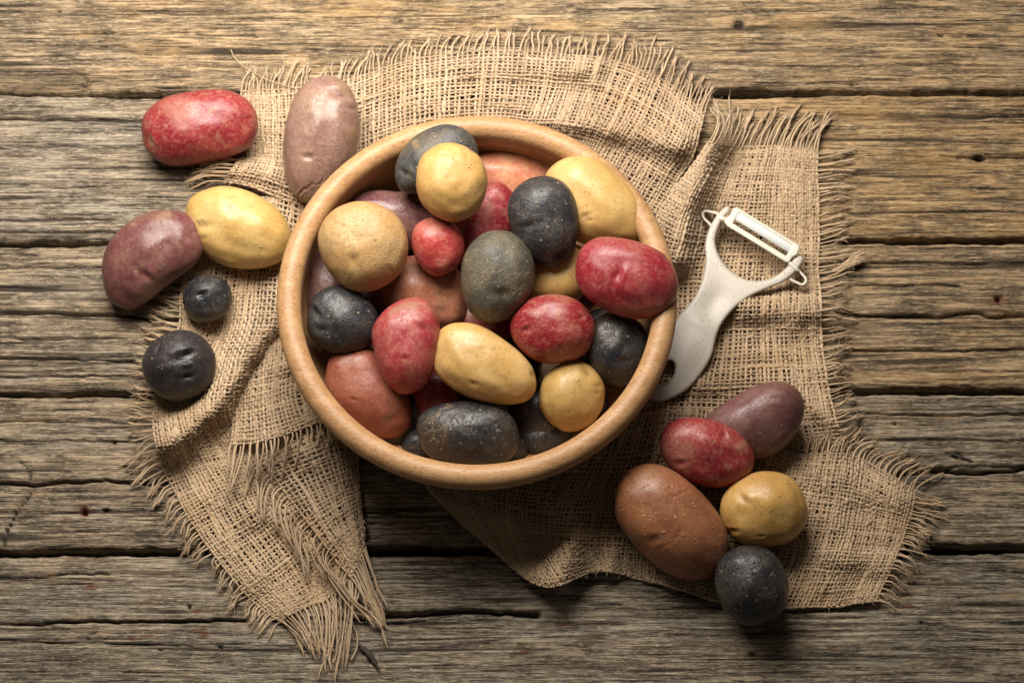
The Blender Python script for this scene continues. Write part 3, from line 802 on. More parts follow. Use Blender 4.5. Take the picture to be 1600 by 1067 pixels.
def potato(name, outline, kind, zc, label, group, eyes=(), scabs=(), thick=.86, cols=None, hi=False, lines=(), bend=0.0, rest=None, lump=1.0, seed=None):
    """outline = silhouette in picture coordinates; zc = height of the centre (or rest = height of the thing it lies on)"""
    V0, F = ICO_HI if hi else ICO_LO
    pts = np.array(outline, float)
    cl = np.vstack([pts, pts[:1]]); n = len(pts)
    ext = np.vstack([pts[-1:], pts, pts[:2]])
    dense = []
    for i in range(n):
        a, b, c, d = ext[i], ext[i + 1], ext[i + 2], ext[(i + 3)] if i + 3 < len(ext) else pts[1]
        for t in np.linspace(0, 1, 16, endpoint=False):
            dense.append(.5 * ((2 * b) + (-a + c) * t + (2 * a - 5 * b + 4 * c - d) * t * t + (-a + 3 * b - 3 * c + d) * t ** 3))
    dn = np.array(dense)
    x, y = dn[:, 0], dn[:, 1]; x1, y1 = np.roll(x, -1), np.roll(y, -1)
    cr = x * y1 - x1 * y; A = cr.sum() / 2
    cx = ((x + x1) * cr).sum() / (6 * A); cy = ((y + y1) * cr).sum() / (6 * A)
    X = dn[:, 0] - cx; Y = -(dn[:, 1] - cy)
    x, y = X, Y; x1, y1 = np.roll(x, -1), np.roll(y, -1); cr = x * y1 - x1 * y; A2 = cr.sum() / 2
    Ixx = ((x * x + x * x1 + x1 * x1) * cr).sum() / 12 / A2; Iyy = ((y * y + y * y1 + y1 * y1) * cr).sum() / 12 / A2
    Ixy = ((x * y1 + 2 * x * y + 2 * x1 * y1 + x1 * y) * cr).sum() / 24 / A2
    ev, evec = np.linalg.eigh(np.array([[Ixx, Ixy], [Ixy, Iyy]]))
    ax = 2 * np.sqrt(ev)                      # semi axes, small then large
    B = evec * ax[None]                       # columns: scaled axes
    q = np.linalg.inv(B) @ np.vstack([X, Y])  # outline in unit-circle space
    th = np.arctan2(q[1], q[0]); rr = np.hypot(q[0], q[1])
    o = np.argsort(th); th, rr = th[o], rr[o]
    th = np.concatenate([th - 2 * np.pi, th, th + 2 * np.pi]); rr = np.concatenate([rr, rr, rr])
    grid = np.linspace(-np.pi, np.pi, 181); rg = np.interp(grid, th, rr)
    kern = np.array([1, 3, 5, 6, 5, 3, 1.]); kern /= kern.sum()
    rs = np.convolve(np.concatenate([rg[-4:-1], rg, rg[1:4]]), kern, 'valid')
    a, b, c = V0[:, 0], V0[:, 1], V0[:, 2]
    rho = np.hypot(a, b); ph = np.arctan2(b, a)
    k = np.interp(ph, grid, rs); sm = rho ** 2 * (3 - 2 * rho)
    f = 1 + (k - 1) * sm
    xy = (B @ np.vstack([a * f, b * f])).T
    h = thick * ax[0]
    sd = seed if seed is not None else int(cx * 7 + cy * 13) % 1000
    lowf = np.array([mnoise.noise(Vector((v[0] * 1.1 + sd, v[1] * 1.1, v[2] * 1.1))) for v in V0[::1]]) if True else 0
    midf = np.array([mnoise.noise(Vector((v[0] * 3.1 + sd, v[1] * 3.1 + 9, v[2] * 3.1))) for v in V0])
    z = h * np.sign(c) * np.abs(c) ** .94 * (1 + .14 * lump * lowf) + lump * midf * .028 * h
    xy = xy * (1 + .008 * lump * midf)[:, None]
    mark = np.zeros(len(V0)); scab = np.zeros(len(V0))
    sx = cx + xy[:, 0]; sy = cy - xy[:, 1]    # picture position of every vertex
    front = np.clip(c * 3 + .6, 0, 1)
    nrm = np.stack([xy[:, 0] / ax[1] ** 2, xy[:, 1] / ax[1] ** 2, z / h ** 2], -1); nrm /= np.linalg.norm(nrm, axis=1, keepdims=True)
    P = np.column_stack([xy, z])
    for e in eyes:
        ex, ey, er = e[:3]; dp = e[3] if len(e) > 3 else er * .42; ang = math.radians(e[4]) if len(e) > 4 else 0; asp = e[5] if len(e) > 5 else 1.7; mk = e[6] if len(e) > 6 else .9
        dx = sx - ex; dy = sy - ey
        u = dx * math.cos(ang) + dy * math.sin(ang); v_ = -dx * math.sin(ang) + dy * math.cos(ang)
        d2 = (u / (er * asp)) ** 2 + (v_ / er) ** 2
        g = np.exp(-d2) * front
        brow = np.exp(-((u / (er * asp * 1.3)) ** 2 + ((v_ + er * 1.15) / (er * .7)) ** 2)) * front
        P -= nrm * (dp * g)[:, None]; P += nrm * (dp * .35 * brow)[:, None]
        mark = np.maximum(mark, mk * np.exp(-((u / (er * asp * .55)) ** 2 + (v_ / (er * .5)) ** 2)) * front)
    for e in scabs:
        ex, ey, er = e[:3]; ang = math.radians(e[3]) if len(e) > 3 else 0; asp = e[4] if len(e) > 4 else 1.3
        dx = sx - ex; dy = sy - ey
        u = dx * math.cos(ang) + dy * math.sin(ang); v_ = -dx * math.sin(ang) + dy * math.cos(ang)
        d2 = (u / (er * asp)) ** 2 + (v_ / er) ** 2
        g = np.clip(1.5 * np.exp(-d2 ** 1.5) * (.7 + 1.1 * midf + .3), 0, 1) * front
        scab = np.maximum(scab, g); P += nrm * (g * .5)[:, None]
    for poly, wd, dp, mk, sbk in lines:
        jx = (vn(sx / 7, sy / 7, 3) - .5) * 5; jy = (vn(sx / 7, sy / 7, 4) - .5) * 5
        d, pr_ = seg_dist(sx + jx, sy + jy, poly)
        fade = np.clip(np.sin(np.pi * np.clip(pr_, .03, .97)) * 2, 0, 1) * front
        g = np.exp(-(d / wd) ** 2) * fade
        P -= nrm * (dp * g)[:, None]; mark = np.maximum(mark, mk * g)
        P += nrm * (dp * .5 * np.exp(-((d - wd * 2) / wd) ** 2) * fade)[:, None]
        scab = np.maximum(scab, sbk * g * (.4 + vn(sx / 3, sy / 3, 9)))
    def place(zc):
        C0 = at(cx, cy, zc)
        dep = (C0 - CAM) @ FWD; sc = dep / D
        return C0, C0 + sc * (P[:, 0:1] * RGT + P[:, 1:2] * UPV - P[:, 2:3] * FWD)
    if rest is not None:
        zc = 45.0
        for _ in range(4):
            C0, W = place(zc); zc += rest - W[:, 2].min()
    C0, W = place(zc)
    mt = mats(kind, cols)
    ob = mesh_np(name, W, F, mt, None, {'mark': mark, 'scab': scab}, origin=C0)
    tag(ob, label, "potato", group)
    POT.append((label, C0, W))
    return ob
POT = []
_mc = {}
def mats(kind, cols):
    key = (kind, str(cols))
    if key not in _mc:
        kw = dict(KIND[kind]); kw.update(cols or {})
        _mc[key] = potato_mat(kind + "_potato_skin", **kw)
    return _mc[key]

GL = "loose potatoes left of the bowl"; GR = "loose potatoes right of the bowl"; GB = "potatoes heaped in the bowl"
potato("potato", [(221, 198), (230, 174), (256, 154), (300, 143), (348, 141), (382, 152), (400, 176), (402, 206), (388, 232), (352, 248), (310, 256), (270, 260), (240, 247), (225, 225)], 'red', 0,
       "long glossy red potato lying on bare wood at upper left, nearest the top left corner", GL,
       eyes=[(338, 150, 5, 2), (392, 187, 3, 2), (238, 222, 6, 2.4, 60)], scabs=[(239, 224, 6, 70, 1.6), (240, 240, 4)], rest=3, hi=True)
potato("potato", [(510, 119), (538, 128), (556, 155), (562, 198), (556, 235), (536, 275), (512, 305), (487, 318), (462, 307), (447, 280), (443, 240), (446, 195), (460, 152), (482, 127)], 'mauve', 0,
       "long shiny pale purple brown potato with cracked skin, touching the bowl rim at upper left", GL,
       eyes=[(485, 248, 5, 4, 5, 1.8), (535, 150, 8, 3, 10), (552, 170, 6, 2)], scabs=[(486, 248, 2.6, 0, 1.7), (552, 212, 8, 60, 1.4), (540, 140, 9, 40), (470, 311, 9, 30)],
       cols=dict(c1=(.23, .125, .095), c2=(.30, .185, .145), c3=(.33, .20, .13), rough=.30), rest=8, hi=True, lines=[([(446, 296), (456, 306), (465, 311), (476, 297), (488, 291), (505, 287), (514, 274)], 1.6, 1.8, .7, .2), ([(492, 252), (508, 257), (513, 264)], 1.3, 1.0, .4, 0)])
potato("potato", [(290, 332), (300, 308), (328, 294), (362, 292), (402, 305), (438, 332), (455, 362), (452, 392), (434, 411), (400, 420), (360, 418), (325, 402), (300, 372)], 'yellow', 0,
       "smooth bright yellow potato tucked behind the dark purple potato, left of the bowl", GL, eyes=[(326, 352, 6, 1.6), (323, 373, 4, 1.2)], scabs=[(321, 350, 6, 20)], cols=dict(c1=(.55, .335, .10), c2=(.61, .41, .155), c3=(.50, .285, .085)), rest=6, hi=True)
potato("potato", [(250, 328), (288, 333), (311, 350), (321, 380), (311, 407), (288, 427), (258, 449), (232, 470), (207, 485), (180, 477), (164, 452), (160, 415), (170, 380), (195, 352), (222, 335)], 'mauve', 0,
       "dark red purple kidney shaped potato overlapping the yellow one at left", GL, eyes=[(236, 432, 6, 4, 40), (219, 422, 5, 2, 70), (311, 362, 3, 1.5), (205, 468, 12, 3, 30)], scabs=[(260, 338, 6, -20, 1.6), (219, 423, 3, 80, 2.4), (212, 352, 3)],
       cols=dict(c1=(.15, .048, .046), c2=(.20, .075, .068), c3=(.20, .115, .075)), rest=3, hi=True)
potato("potato", [(325, 430), (348, 435), (361, 453), (362, 475), (350, 493), (328, 504), (303, 502), (289, 484), (287, 460), (300, 438)], 'black', 0,
       "smallest black potato, just below the dark purple one at left", GL, eyes=[(318, 460, 5, 5, -15)], cols=dict(dotamt=.3, dotsize=.11), rest=6, thick=.9, hi=True)
potato("potato", [(278, 515), (305, 520), (327, 537), (337, 562), (333, 592), (315, 615), (286, 627), (255, 622), (231, 601), (222, 571), (230, 545), (250, 526)], 'black', 0,
       "round near black potato with three deep eyes on the frayed cloth at far left", GL, eyes=[(298, 552, 6, 6, -15), (296, 569, 4.5, -3.5), (298, 588, 5, 5, -10), (252, 544, 5, 3, -60), (290, 560, 10, 3)], cols=dict(c1=(.026, .022, .025), c2=(.040, .033, .033), c3=(.055, .040, .032)), rest=6, thick=.9, hi=True)

potato("potato", [(1222, 596), (1246, 608), (1257, 634), (1250, 665), (1230, 694), (1200, 714), (1165, 720), (1130, 705), (1104, 680), (1100, 658), (1122, 636), (1160, 612), (1192, 599)], 'mauve', 0,
       "long dusky purple potato lying behind the red one at lower right", GR, eyes=[(1190, 712, 6, 3), (1207, 622, 5, 1.5)], scabs=[(1205, 624, 3), (1193, 713, 3), (1185, 703, 3)], cols=dict(c1=(.135, .052, .050), c2=(.185, .088, .078), c3=(.16, .07, .05)), rest=16, hi=True)
potato("potato", [(960, 782), (968, 750), (990, 730), (1022, 724), (1060, 740), (1100, 774), (1130, 815), (1139, 850), (1130, 884), (1105, 903), (1068, 905), (1030, 888), (990, 850), (965, 815)], 'russet', 0,
       "largest potato, light russet brown with pinkish pores, at lower right", GR, eyes=[(1023, 838, 7, 3, -10), (980, 740, 4, 1.5)], scabs=[(1028, 836, 4, -20, 2)], rest=9, hi=True, lines=[([(1020, 856), (1040, 848), (1052, 835), (1062, 820)], 1.8, 1.2, .5, 0), ([(1045, 775), (1075, 763), (1090, 762)], 2.0, 1.0, .3, 0)])
potato("potato", [(1125, 800), (1132, 770), (1155, 748), (1190, 736), (1227, 741), (1250, 762), (1262, 795), (1257, 822), (1235, 845), (1200, 854), (1162, 851), (1137, 832)], 'gold', 0,
       "yellow potato between the red and black ones at lower right", GR, eyes=[(1159, 777, 7, 2.5, 40), (1143, 828, 5, 3), (1186, 834, 2.5, 1.5)], scabs=[], cols=dict(c1=(.52, .295, .085), c2=(.58, .36, .125), scurfamt=.15, rough=.38), rest=10, hi=True)
potato("potato", [(1165, 852), (1200, 858), (1222, 880), (1232, 915), (1225, 950), (1202, 972), (1170, 978), (1140, 962), (1122, 936), (1116, 905), (1124, 875), (1142, 859)], 'black', 0,
       "black speckled potato at the bottom edge of the lower right cluster", GR, eyes=[(1150, 945, 5, 2)], cols=dict(dotsize=.17, dotamt=.55, rough=.33), rest=6, thick=.92, hi=True)
potato("potato", [(1031, 690), (1041, 665), (1070, 652), (1110, 655), (1150, 672), (1174, 700), (1178, 726), (1163, 750), (1130, 761), (1090, 757), (1055, 738), (1035, 715)], 'red', 85,
       "red potato with a torn skin flap, leaning on the russet one at lower right", GR, eyes=[(1131, 678, 4.5, 3, 80, 1.2), (1061, 722, 6, 3), (1150, 694, 10, -.6, 0, 1, 0)], scabs=[(1152, 696, 7, -25, 1.3), (1163, 692, 3, 60, 2)], thick=.8, hi=True)

# in the bowl, deepest first; the low fillers are added to darken the gaps
for i_, (fx, fy, fr, kd, lb) in enumerate([(760, 640, 46, 'black', "black potato on the bowl floor under the long pale yellow one"), (700, 680, 40, 'red', "dark red potato on the bowl floor under the netted black one"),
        (610, 665, 46, 'black', "black potato on the bowl floor under the brick pink one"), (600, 560, 44, 'mauve', "dull purple potato on the bowl floor left of the pinkish red one"),
        (855, 500, 46, 'rose', "pink potato on the bowl floor beneath the round dark red one"), (950, 520, 44, 'black', "black potato on the bowl floor at far right"), (800, 560, 42, 'black', "black potato on the bowl floor below the heap centre"),
        (640, 360, 46, 'black', "black potato on the bowl floor below the golden one"), (900, 440, 44, 'mauve', "dull purple potato on the bowl floor under the big red one"), (655, 480, 44, 'black', "black potato on the bowl floor under the brownish pink one"), (760, 420, 44, 'red', "red potato on the bowl floor under the rough grey brown one"), (850, 680, 44, 'black', "black potato on the bowl floor under the small round gold one"), (650, 640, 44, 'black', "black potato on the bowl floor between the brick pink and netted black ones"), (560, 520, 44, 'black', "black potato on the bowl floor at far left"), (600, 470, 40, 'black', "black potato on the bowl floor under the big tan one")]):
    potato("potato", [(fx + fr * 1.15 * math.cos(a) , fy + fr * .9 * math.sin(a)) for a in np.linspace(0, 2 * np.pi, 10, endpoint=False)], kd, 52, lb, GB, cols=dict(dotamt=.3))
potato('potato', [(790 + 36 * math.cos(a), 700 + 28 * math.sin(a)) for a in np.linspace(0, 2 * np.pi, 10, endpoint=False)], 'black', 62, 'black potato low down against the bottom inside of the bowl', GB)  # three more fillers, added to darken the gaps near the wall
potato('potato', [(655 + 28 * math.cos(a), 694 + 24 * math.sin(a)) for a in np.linspace(0, 2 * np.pi, 10, endpoint=False)], 'black', 62, 'small black potato low down at the bottom left inside of the bowl', GB)
potato('potato', [(928 + 23 * math.cos(a), 632 + 24 * math.sin(a)) for a in np.linspace(0, 2 * np.pi, 10, endpoint=False)], 'black', 76, 'small black potato low down between the small gold one and the right rim', GB)
potato("potato", [(640, 592), (680, 575), (715, 592), (724, 632), (700, 664), (660, 668), (636, 645)], 'red', 58, "dark red potato deep in shade left of the bottom black potato", GB, cols=dict(c1=(.26, .035, .04)))
potato("potato", [(795, 612), (830, 596), (866, 610), (884, 655), (870, 694), (838, 708), (808, 690), (796, 650)], 'black', 62, "black potato almost lost in shadow at the bottom centre of the bowl", GB)
potato("potato", [(700, 470), (760, 462), (810, 480), (825, 520), (790, 552), (730, 545), (695, 510)], 'red', 62, "hidden dark red potato under the grey brown one at bowl centre", GB, cols=dict(c1=(.22, .03, .035)))
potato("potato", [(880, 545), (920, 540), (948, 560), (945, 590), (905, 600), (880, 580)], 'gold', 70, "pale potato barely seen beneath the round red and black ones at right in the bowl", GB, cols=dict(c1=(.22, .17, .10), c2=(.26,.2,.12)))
potato("potato", [(506, 392), (534, 398), (562, 440), (572, 500), (552, 540), (515, 548), (486, 532), (474, 500), (474, 450), (483, 412)], 'mauve', 88, "dull purple potato standing against the left inside of the bowl", GB, eyes=[(487, 432, 5, 2, 70)], cols=dict(c1=(.17, .075, .075), c2=(.22, .11, .10), dotsize=.1))
potato("potato", [(545, 322), (556, 305), (590, 297), (622, 300), (652, 297), (676, 318), (690, 345), (672, 378), (620, 392), (565, 372)], 'mauve', 116, "smooth purple potato between the big tan one and the golden one", GB, eyes=[(655, 317, 5, 3, 60, 1.2)], scabs=[(653, 312, 3, 20)], cols=dict(rough=.30, dotsize=.09))
potato("potato", [(690, 285), (714, 248), (748, 236), (790, 234), (830, 243), (856, 258), (872, 284), (862, 316), (820, 335), (760, 335), (708, 318)], 'rose', 98, "long salmon pink potato at the top of the bowl", GB, eyes=[(827, 248, 4, 1.5, 70)], scabs=[(828, 252, 2.5, 70, 1.6)], cols=dict(c1=(.58, .20, .11), c2=(.66, .285, .165), c3=(.62, .31, .16), dotamt=.1), thick=.8)
potato("potato", [(818, 432), (835, 395), (870, 378), (905, 384), (922, 410), (918, 450), (892, 478), (850, 482), (822, 466)], 'gold', 128, "yellow potato wedged low under the black one, left of the big red one", GB, cols=dict(c1=(.48, .31, .09)))
potato("potato", [(765, 283), (790, 288), (804, 312), (804, 350), (788, 388), (755, 420), (722, 428), (702, 408), (706, 370), (724, 325), (744, 296)], 'red', 118, "magenta red potato half hidden right of the golden round one", GB, eyes=[(778, 319, 5, 3, 20)], cols=dict(c2=(.46, .07, .09)))
potato("potato", [(580, 450), (605, 417), (642, 400), (690, 404), (722, 428), (731, 468), (724, 508), (680, 522), (630, 508), (590, 485)], 'rose', 98, "brownish pink potato in the middle under the small red one", GB, eyes=[(690, 461, 4, 2, 40), (690, 485, 5, 2, 10)], scabs=[(691, 484, 5, -10, 1.6), (686, 462, 3, 60, 2)], cols=dict(c1=(.35, .115, .065), c2=(.40, .16, .09), dotamt=.15))
potato("potato", [(508, 590), (515, 560), (538, 543), (572, 540), (604, 562), (630, 600), (644, 638), (640, 667), (620, 683), (594, 685), (558, 668), (524, 638), (510, 610)], 'rose', 96, "smooth brick pink potato at the lower left inside the bowl", GB, eyes=[(555, 623, 3, 2, 10), (610, 655, 8, 2, -30, 2, .3), (512, 610, 3, 2, 80)], scabs=[(608, 652, 4, -35, 3.2)], cols=dict(c1=(.245, .068, .042), c2=(.29, .095, .055), c3=(.28, .085, .05)), hi=True)
potato("potato", [(915, 545), (920, 510), (945, 490), (976, 491), (1004, 508), (1013, 540), (1006, 575), (988, 600), (965, 606), (940, 595), (920, 570)], 'black', 134, "glossy blue black potato below the big red one at the right rim", GB, eyes=[(975, 562, 7, 3, -10, 2), (990, 516, 5, 3, 40, 2.2)], cols=dict(rough=.30, dotamt=.42, dotsize=.12))
potato("potato", [(842, 625), (849, 592), (872, 570), (902, 562), (930, 578), (945, 605), (940, 640), (920, 665), (890, 675), (865, 665), (848, 645)], 'gold', 116, "small round gold potato against the lower right inside of the bowl", GB, eyes=[(933, 602, 4, 2), (933, 612, 4, 1.8), (918, 581, 6, 4, 45)], cols=dict(c1=(.44, .27, .085), c2=(.52, .34, .12), c3=(.38,.22,.07), scurfamt=.1))
potato("potato", [(651, 668), (660, 645), (690, 631), (730, 627), (772, 632), (800, 650), (811, 680), (805, 708), (785, 727), (740, 730), (690, 722), (662, 704)], 'black', 112, "oblong black potato with netted scabs lying along the bottom rim", GB, eyes=[(695, 697, 5, 2, 80)],
       cols=dict(scurfamt=.7), hi=True, lines=[([(693, 700), (695, 682), (699, 670), (690, 655)], 1.6, -.8, 0, 1), ([(655, 668), (668, 655), (682, 650), (690, 636), (715, 634)], 1.4, -.6, 0, 1), ([(660, 680), (675, 672), (690, 668), (705, 655)], 1.3, -.6, 0, .9),
        ([(763, 640), (767, 650), (775, 656)], 1.3, -.6, 0, .9), ([(668, 690), (678, 684), (690, 690)], 1.2, -.6, 0, .9), ([(672, 648), (680, 662), (676, 675)], 1.2, -.5, 0, .8), ([(720, 640), (722, 660)], 1.1, -.4, 0, .7)])
potato("potato", [(617, 270), (625, 240), (650, 212), (690, 195), (720, 199), (740, 216), (748, 245), (738, 278), (700, 302), (655, 304), (625, 297)], 'grey', 196, "dark grey potato behind the golden round one, touching the top left rim", GB, eyes=[(634, 272, 6, 3, 40), (652, 229, 5, 1)], scabs=[(650, 228, 5, 50, 1.4)], cols=dict(c1=(.045, .048, .052), c2=(.07, .068, .062), scurfamt=.5), hi=True)
potato("potato", [(853, 272), (875, 251), (905, 244), (937, 251), (972, 280), (1000, 313), (1009, 345), (1004, 372), (982, 386), (940, 386), (900, 376), (870, 342), (855, 302)], 'yellow', 176, "big smooth yellow potato at the upper right rim of the bowl", GB, eyes=[(914, 340, 5, 2.2, -25, 1.6), (920, 346, 3, 1.5), (1003, 340, 6, 2)], scabs=[(915, 343, 3.5, -30, 2)], cols=dict(c1=(.56, .35, .115), c2=(.62, .42, .17)), hi=True)
potato("potato", [(480, 502), (487, 470), (506, 451), (536, 446), (565, 459), (586, 480), (591, 507), (583, 535), (560, 550), (526, 554), (496, 540), (483, 522)], 'black', 146, "speckled blue black potato resting at the left rim of the bowl", GB, eyes=[(493, 486, 6, 5, 50), (505, 514, 6, 2.5)], cols=dict(c1=(.024, .028, .033), c2=(.040, .040, .042), scurfamt=.6, dotamt=.6), hi=True)
potato("potato", [(793, 332), (800, 302), (820, 283), (850, 275), (878, 283), (897, 307), (905, 342), (900, 380), (884, 406), (860, 418), (830, 408), (806, 378)], 'black', 200, "large black potato with a curved crease right of centre, beside the big yellow one", GB, eyes=[(826, 354, 7, 3.5, -12, 2.4), (873, 401, 6, 3, -15), (815, 365, 9, 1)], cols=dict(c1=(.026, .025, .029), c2=(.042, .038, .038), scurfamt=.5), hi=True)
potato("potato", [(676, 560), (680, 530), (694, 510), (722, 504), (756, 511), (800, 540), (830, 570), (838, 600), (828, 623), (798, 632), (750, 627), (710, 609), (682, 584)], 'yellow', 150, "long pale yellow potato lying across the lower middle of the bowl", GB, eyes=[(740, 598, 4, 2, 20), (833, 585, 4, 2, 80), (758, 545, 5, .8, 0, 2, .15)], scabs=[(738, 596, 2, 30)], hi=True)
potato("potato", [(797, 512), (805, 485), (830, 466), (865, 460), (900, 468), (923, 490), (931, 515), (921, 545), (896, 563), (860, 568), (830, 560), (806, 538)], 'red', 162, "round dark red potato right of centre, above the small round gold one", GB, eyes=[(821, 515, 5, 3.5, -30, 1.3), (909, 497, 4, 2.5, 60, 1.1), (846, 560, 4, 2)], scabs=[(909, 497, 1.5)], cols=dict(c1=(.24, .018, .024), c2=(.30, .038, .036)), hi=True)
potato("potato", [(581, 530), (585, 505), (605, 481), (635, 466), (664, 468), (682, 490), (688, 520), (683, 560), (670, 594), (650, 612), (625, 615), (605, 600), (590, 568)], 'red', 160, "pinkish red pear shaped potato left of the long pale yellow one", GB, eyes=[(661, 512, 6, 2.5, 25, 1.8), (633, 560, 6, 1.5, 0, 1.4, .3), (655, 601, 3, 2)], scabs=[(617, 487, 5, -30, 2), (640, 478, 7, 0, 2)], cols=dict(c1=(.29, .028, .036), c2=(.37, .068, .064)), hi=True)
potato("potato", [(720, 430), (725, 400), (741, 375), (765, 361), (795, 362), (820, 380), (834, 408), (835, 440), (821, 474), (795, 497), (765, 505), (737, 490), (723, 460)], 'grey', 190, "rough grey brown potato at the very centre of the heap", GB, eyes=[(784, 459, 9, 3, 5, 2.0), (784, 364, 3, -1.5, 0, 1.2, .3), (812, 383, 3, -1)], scabs=[], hi=True, cols=dict(c1=(.066, .062, .049), c2=(.110, .092, .060), c3=(.13,.10,.058), scurfamt=1.0))
potato("potato", [(497, 380), (503, 350), (522, 328), (550, 316), (580, 316), (610, 329), (631, 353), (638, 385), (630, 420), (605, 445), (571, 457), (538, 449), (511, 420)], 'gold', 196, "biggest round tan potato with rough skin at the upper left of the heap", GB, eyes=[(556, 406, 7, 3, 80, 1.4), (612, 422, 4, 1.5, 60)], scabs=[(555, 404, 3, 70, 1.6), (548, 432, 2, -50, 5)], cols=dict(c1=(.44, .25, .095), c2=(.53, .34, .15), c3=(.42, .25, .10), scurfamt=.8, rough=.50, bumpy=.9), hi=True)
potato("potato", [(899, 425), (905, 394), (924, 375), (952, 370), (1000, 379), (1038, 398), (1058, 430), (1056, 465), (1035, 490), (1000, 499), (960, 491), (922, 470), (903, 447)], 'red', 206, "biggest deep red potato, resting on the right rim of the bowl", GB, eyes=[(964, 430, 7, 4.5, 110, 1.7), (957, 448, 4, 1.5, 100, 2), (1043, 403, 4, 2.5), (912, 395, 3, 1)], scabs=[(956, 452, 1.5, 100, 2)], cols=dict(c1=(.26, .018, .028), c2=(.32, .042, .044), c3=(.34, .10, .08)), thick=.8, hi=True)
potato("potato", [(643, 372), (651, 351), (675, 339), (700, 343), (719, 360), (726, 385), (718, 412), (700, 428), (680, 432), (660, 420), (647, 398)], 'red', 180, "smallest red potato in the bowl, with a pale sprout scar", GB, eyes=[(688, 414, 3, 1.2, 20, 1.5, .2)], scabs=[(688, 415, 2.4, 20, 2.2)], cols=dict(c1=(.40, .042, .04), c2=(.46, .09, .075), c3=(.48, .18, .12)), hi=True)
potato("potato", [(650, 281), (656, 250), (675, 231), (702, 223), (732, 231), (753, 251), (762, 282), (755, 314), (740, 335), (714, 347), (690, 343), (666, 327), (653, 306)], 'gold', 240, "round golden potato highest on the heap, near the top left rim", GB, eyes=[(693, 243, 3, 1.5), (738, 236, 5, 1.5, 30)], scabs=[(738, 235, 4, 30, 1.6)], cols=dict(c1=(.52, .295, .09), c2=(.60, .375, .13), c3=(.46, .24, .07), scurfamt=.25), hi=True)

# ---------------------------------------------------------------- peeler
def plastic(name, col, speck):
    m = NT(name)
    c = m.coords((1, 1, 1))
    n = m.noise(c, 1 / 2.4, 2, .5); n2 = m.noise(c, 1 / 30, 2, .5)
    cc = m.mix(m.smooth(n2, .4, .6), col, tuple(x * .94 for x in col))
    if speck:
        v = m.voro(c, 1 / 5.0)
        on = m.math('LESS_THAN', sep(m, v.outputs['Color']), .30)
        d = m.math('MULTIPLY', m.smooth(v.outputs['Distance'], .30, .16), on)
        cc = m.mix(m.math('MULTIPLY', d, .75), cc, (.24, .17, .11))
    b = m.bump(n, .25, .35)
    return m.done(cc, .42, b, spec=.45, Subsurface_Weight=.05, Subsurface_Scale=.002)
PL1 = plastic("speckled_cream_plastic", (.49, .44, .37), True)
PL2 = plastic("ivory_plastic", (.60, .565, .47), False)
PL3 = NT("white_ceramic"); PL3 = PL3.done((.66, .67, .65), .2, spec=.5)

def peel_z(x, y):
    """height of the peeler's underside: head end raised"""
    t = np.clip(((x - 1030) * .50 + (610 - y) * .866) / 320, 0, 1)
    return 15 + 16 * t ** 1.3

def solid2d(loops, half, bevel, voxel, shape=None):
    """closed picture loops (first outer, rest holes) -> rounded solid, as (verts, faces) in (px, py, h)"""
    cu = bpy.data.curves.new("tmp", 'CURVE'); cu.dimensions = '2D'; cu.fill_mode = 'BOTH'
    cu.extrude = half - bevel; cu.bevel_depth = bevel; cu.bevel_resolution = 5; cu.offset = -bevel * .80
    for lp, smooth in loops:
        pts = np.array(lp, float)
        if smooth:
            n = len(pts); ext = np.vstack([pts[-1:], pts, pts[:2]]); dn = []
            for i in range(n):
                a, b, c, d = ext[i], ext[i + 1], ext[i + 2], ext[(i + 3)] if i + 3 < len(ext) else pts[1]
                for t in np.linspace(0, 1, 6, endpoint=False):
                    dn.append(.5 * ((2 * b) + (-a + c) * t + (2 * a - 5 * b + 4 * c - d) * t * t + (-a + 3 * b - 3 * c + d) * t ** 3))
            pts = np.array(dn)
        sp = cu.splines.new('POLY'); sp.points.add(len(pts) - 1); sp.use_cyclic_u = True
        for i, q in enumerate(pts): sp.points[i].co = (q[0] - 1130, -(q[1] - 470), 0, 1)
    ob = bpy.data.objects.new("tmp", cu); scene.collection.objects.link(ob)
    dg = bpy.context.evaluated_depsgraph_get()
    me = bpy.data.meshes.new_from_object(ob.evaluated_get(dg))
    o2 = bpy.data.objects.new("tmp2", me); scene.collection.objects.link(o2)
    wd = o2.modifiers.new("w", 'WELD'); wd.merge_threshold = .01
    rm = o2.modifiers.new("r", 'REMESH'); rm.mode = 'VOXEL'; rm.voxel_size = voxel; rm.use_smooth_shade = True
    s = o2.modifiers.new("s", 'SMOOTH'); s.iterations = 4; s.factor = .5
    dg = bpy.context.evaluated_depsgraph_get()
    m3 = bpy.data.meshes.new_from_object(o2.evaluated_get(dg))
    V = np.zeros(len(m3.vertices) * 3); m3.vertices.foreach_get("co", V); V = V.reshape(-1, 3)
    F = [list(p.vertices) for p in m3.polygons]
    bpy.data.objects.remove(ob); bpy.data.objects.remove(o2)
    V[:, 0] += 1130; V[:, 1] = 470 - V[:, 1]
    F4 = np.array([f for f in F if len(f) == 4]); F3 = np.array([f for f in F if len(f) == 3])
    return V, [F4] + ([F3] if len(F3) else [])

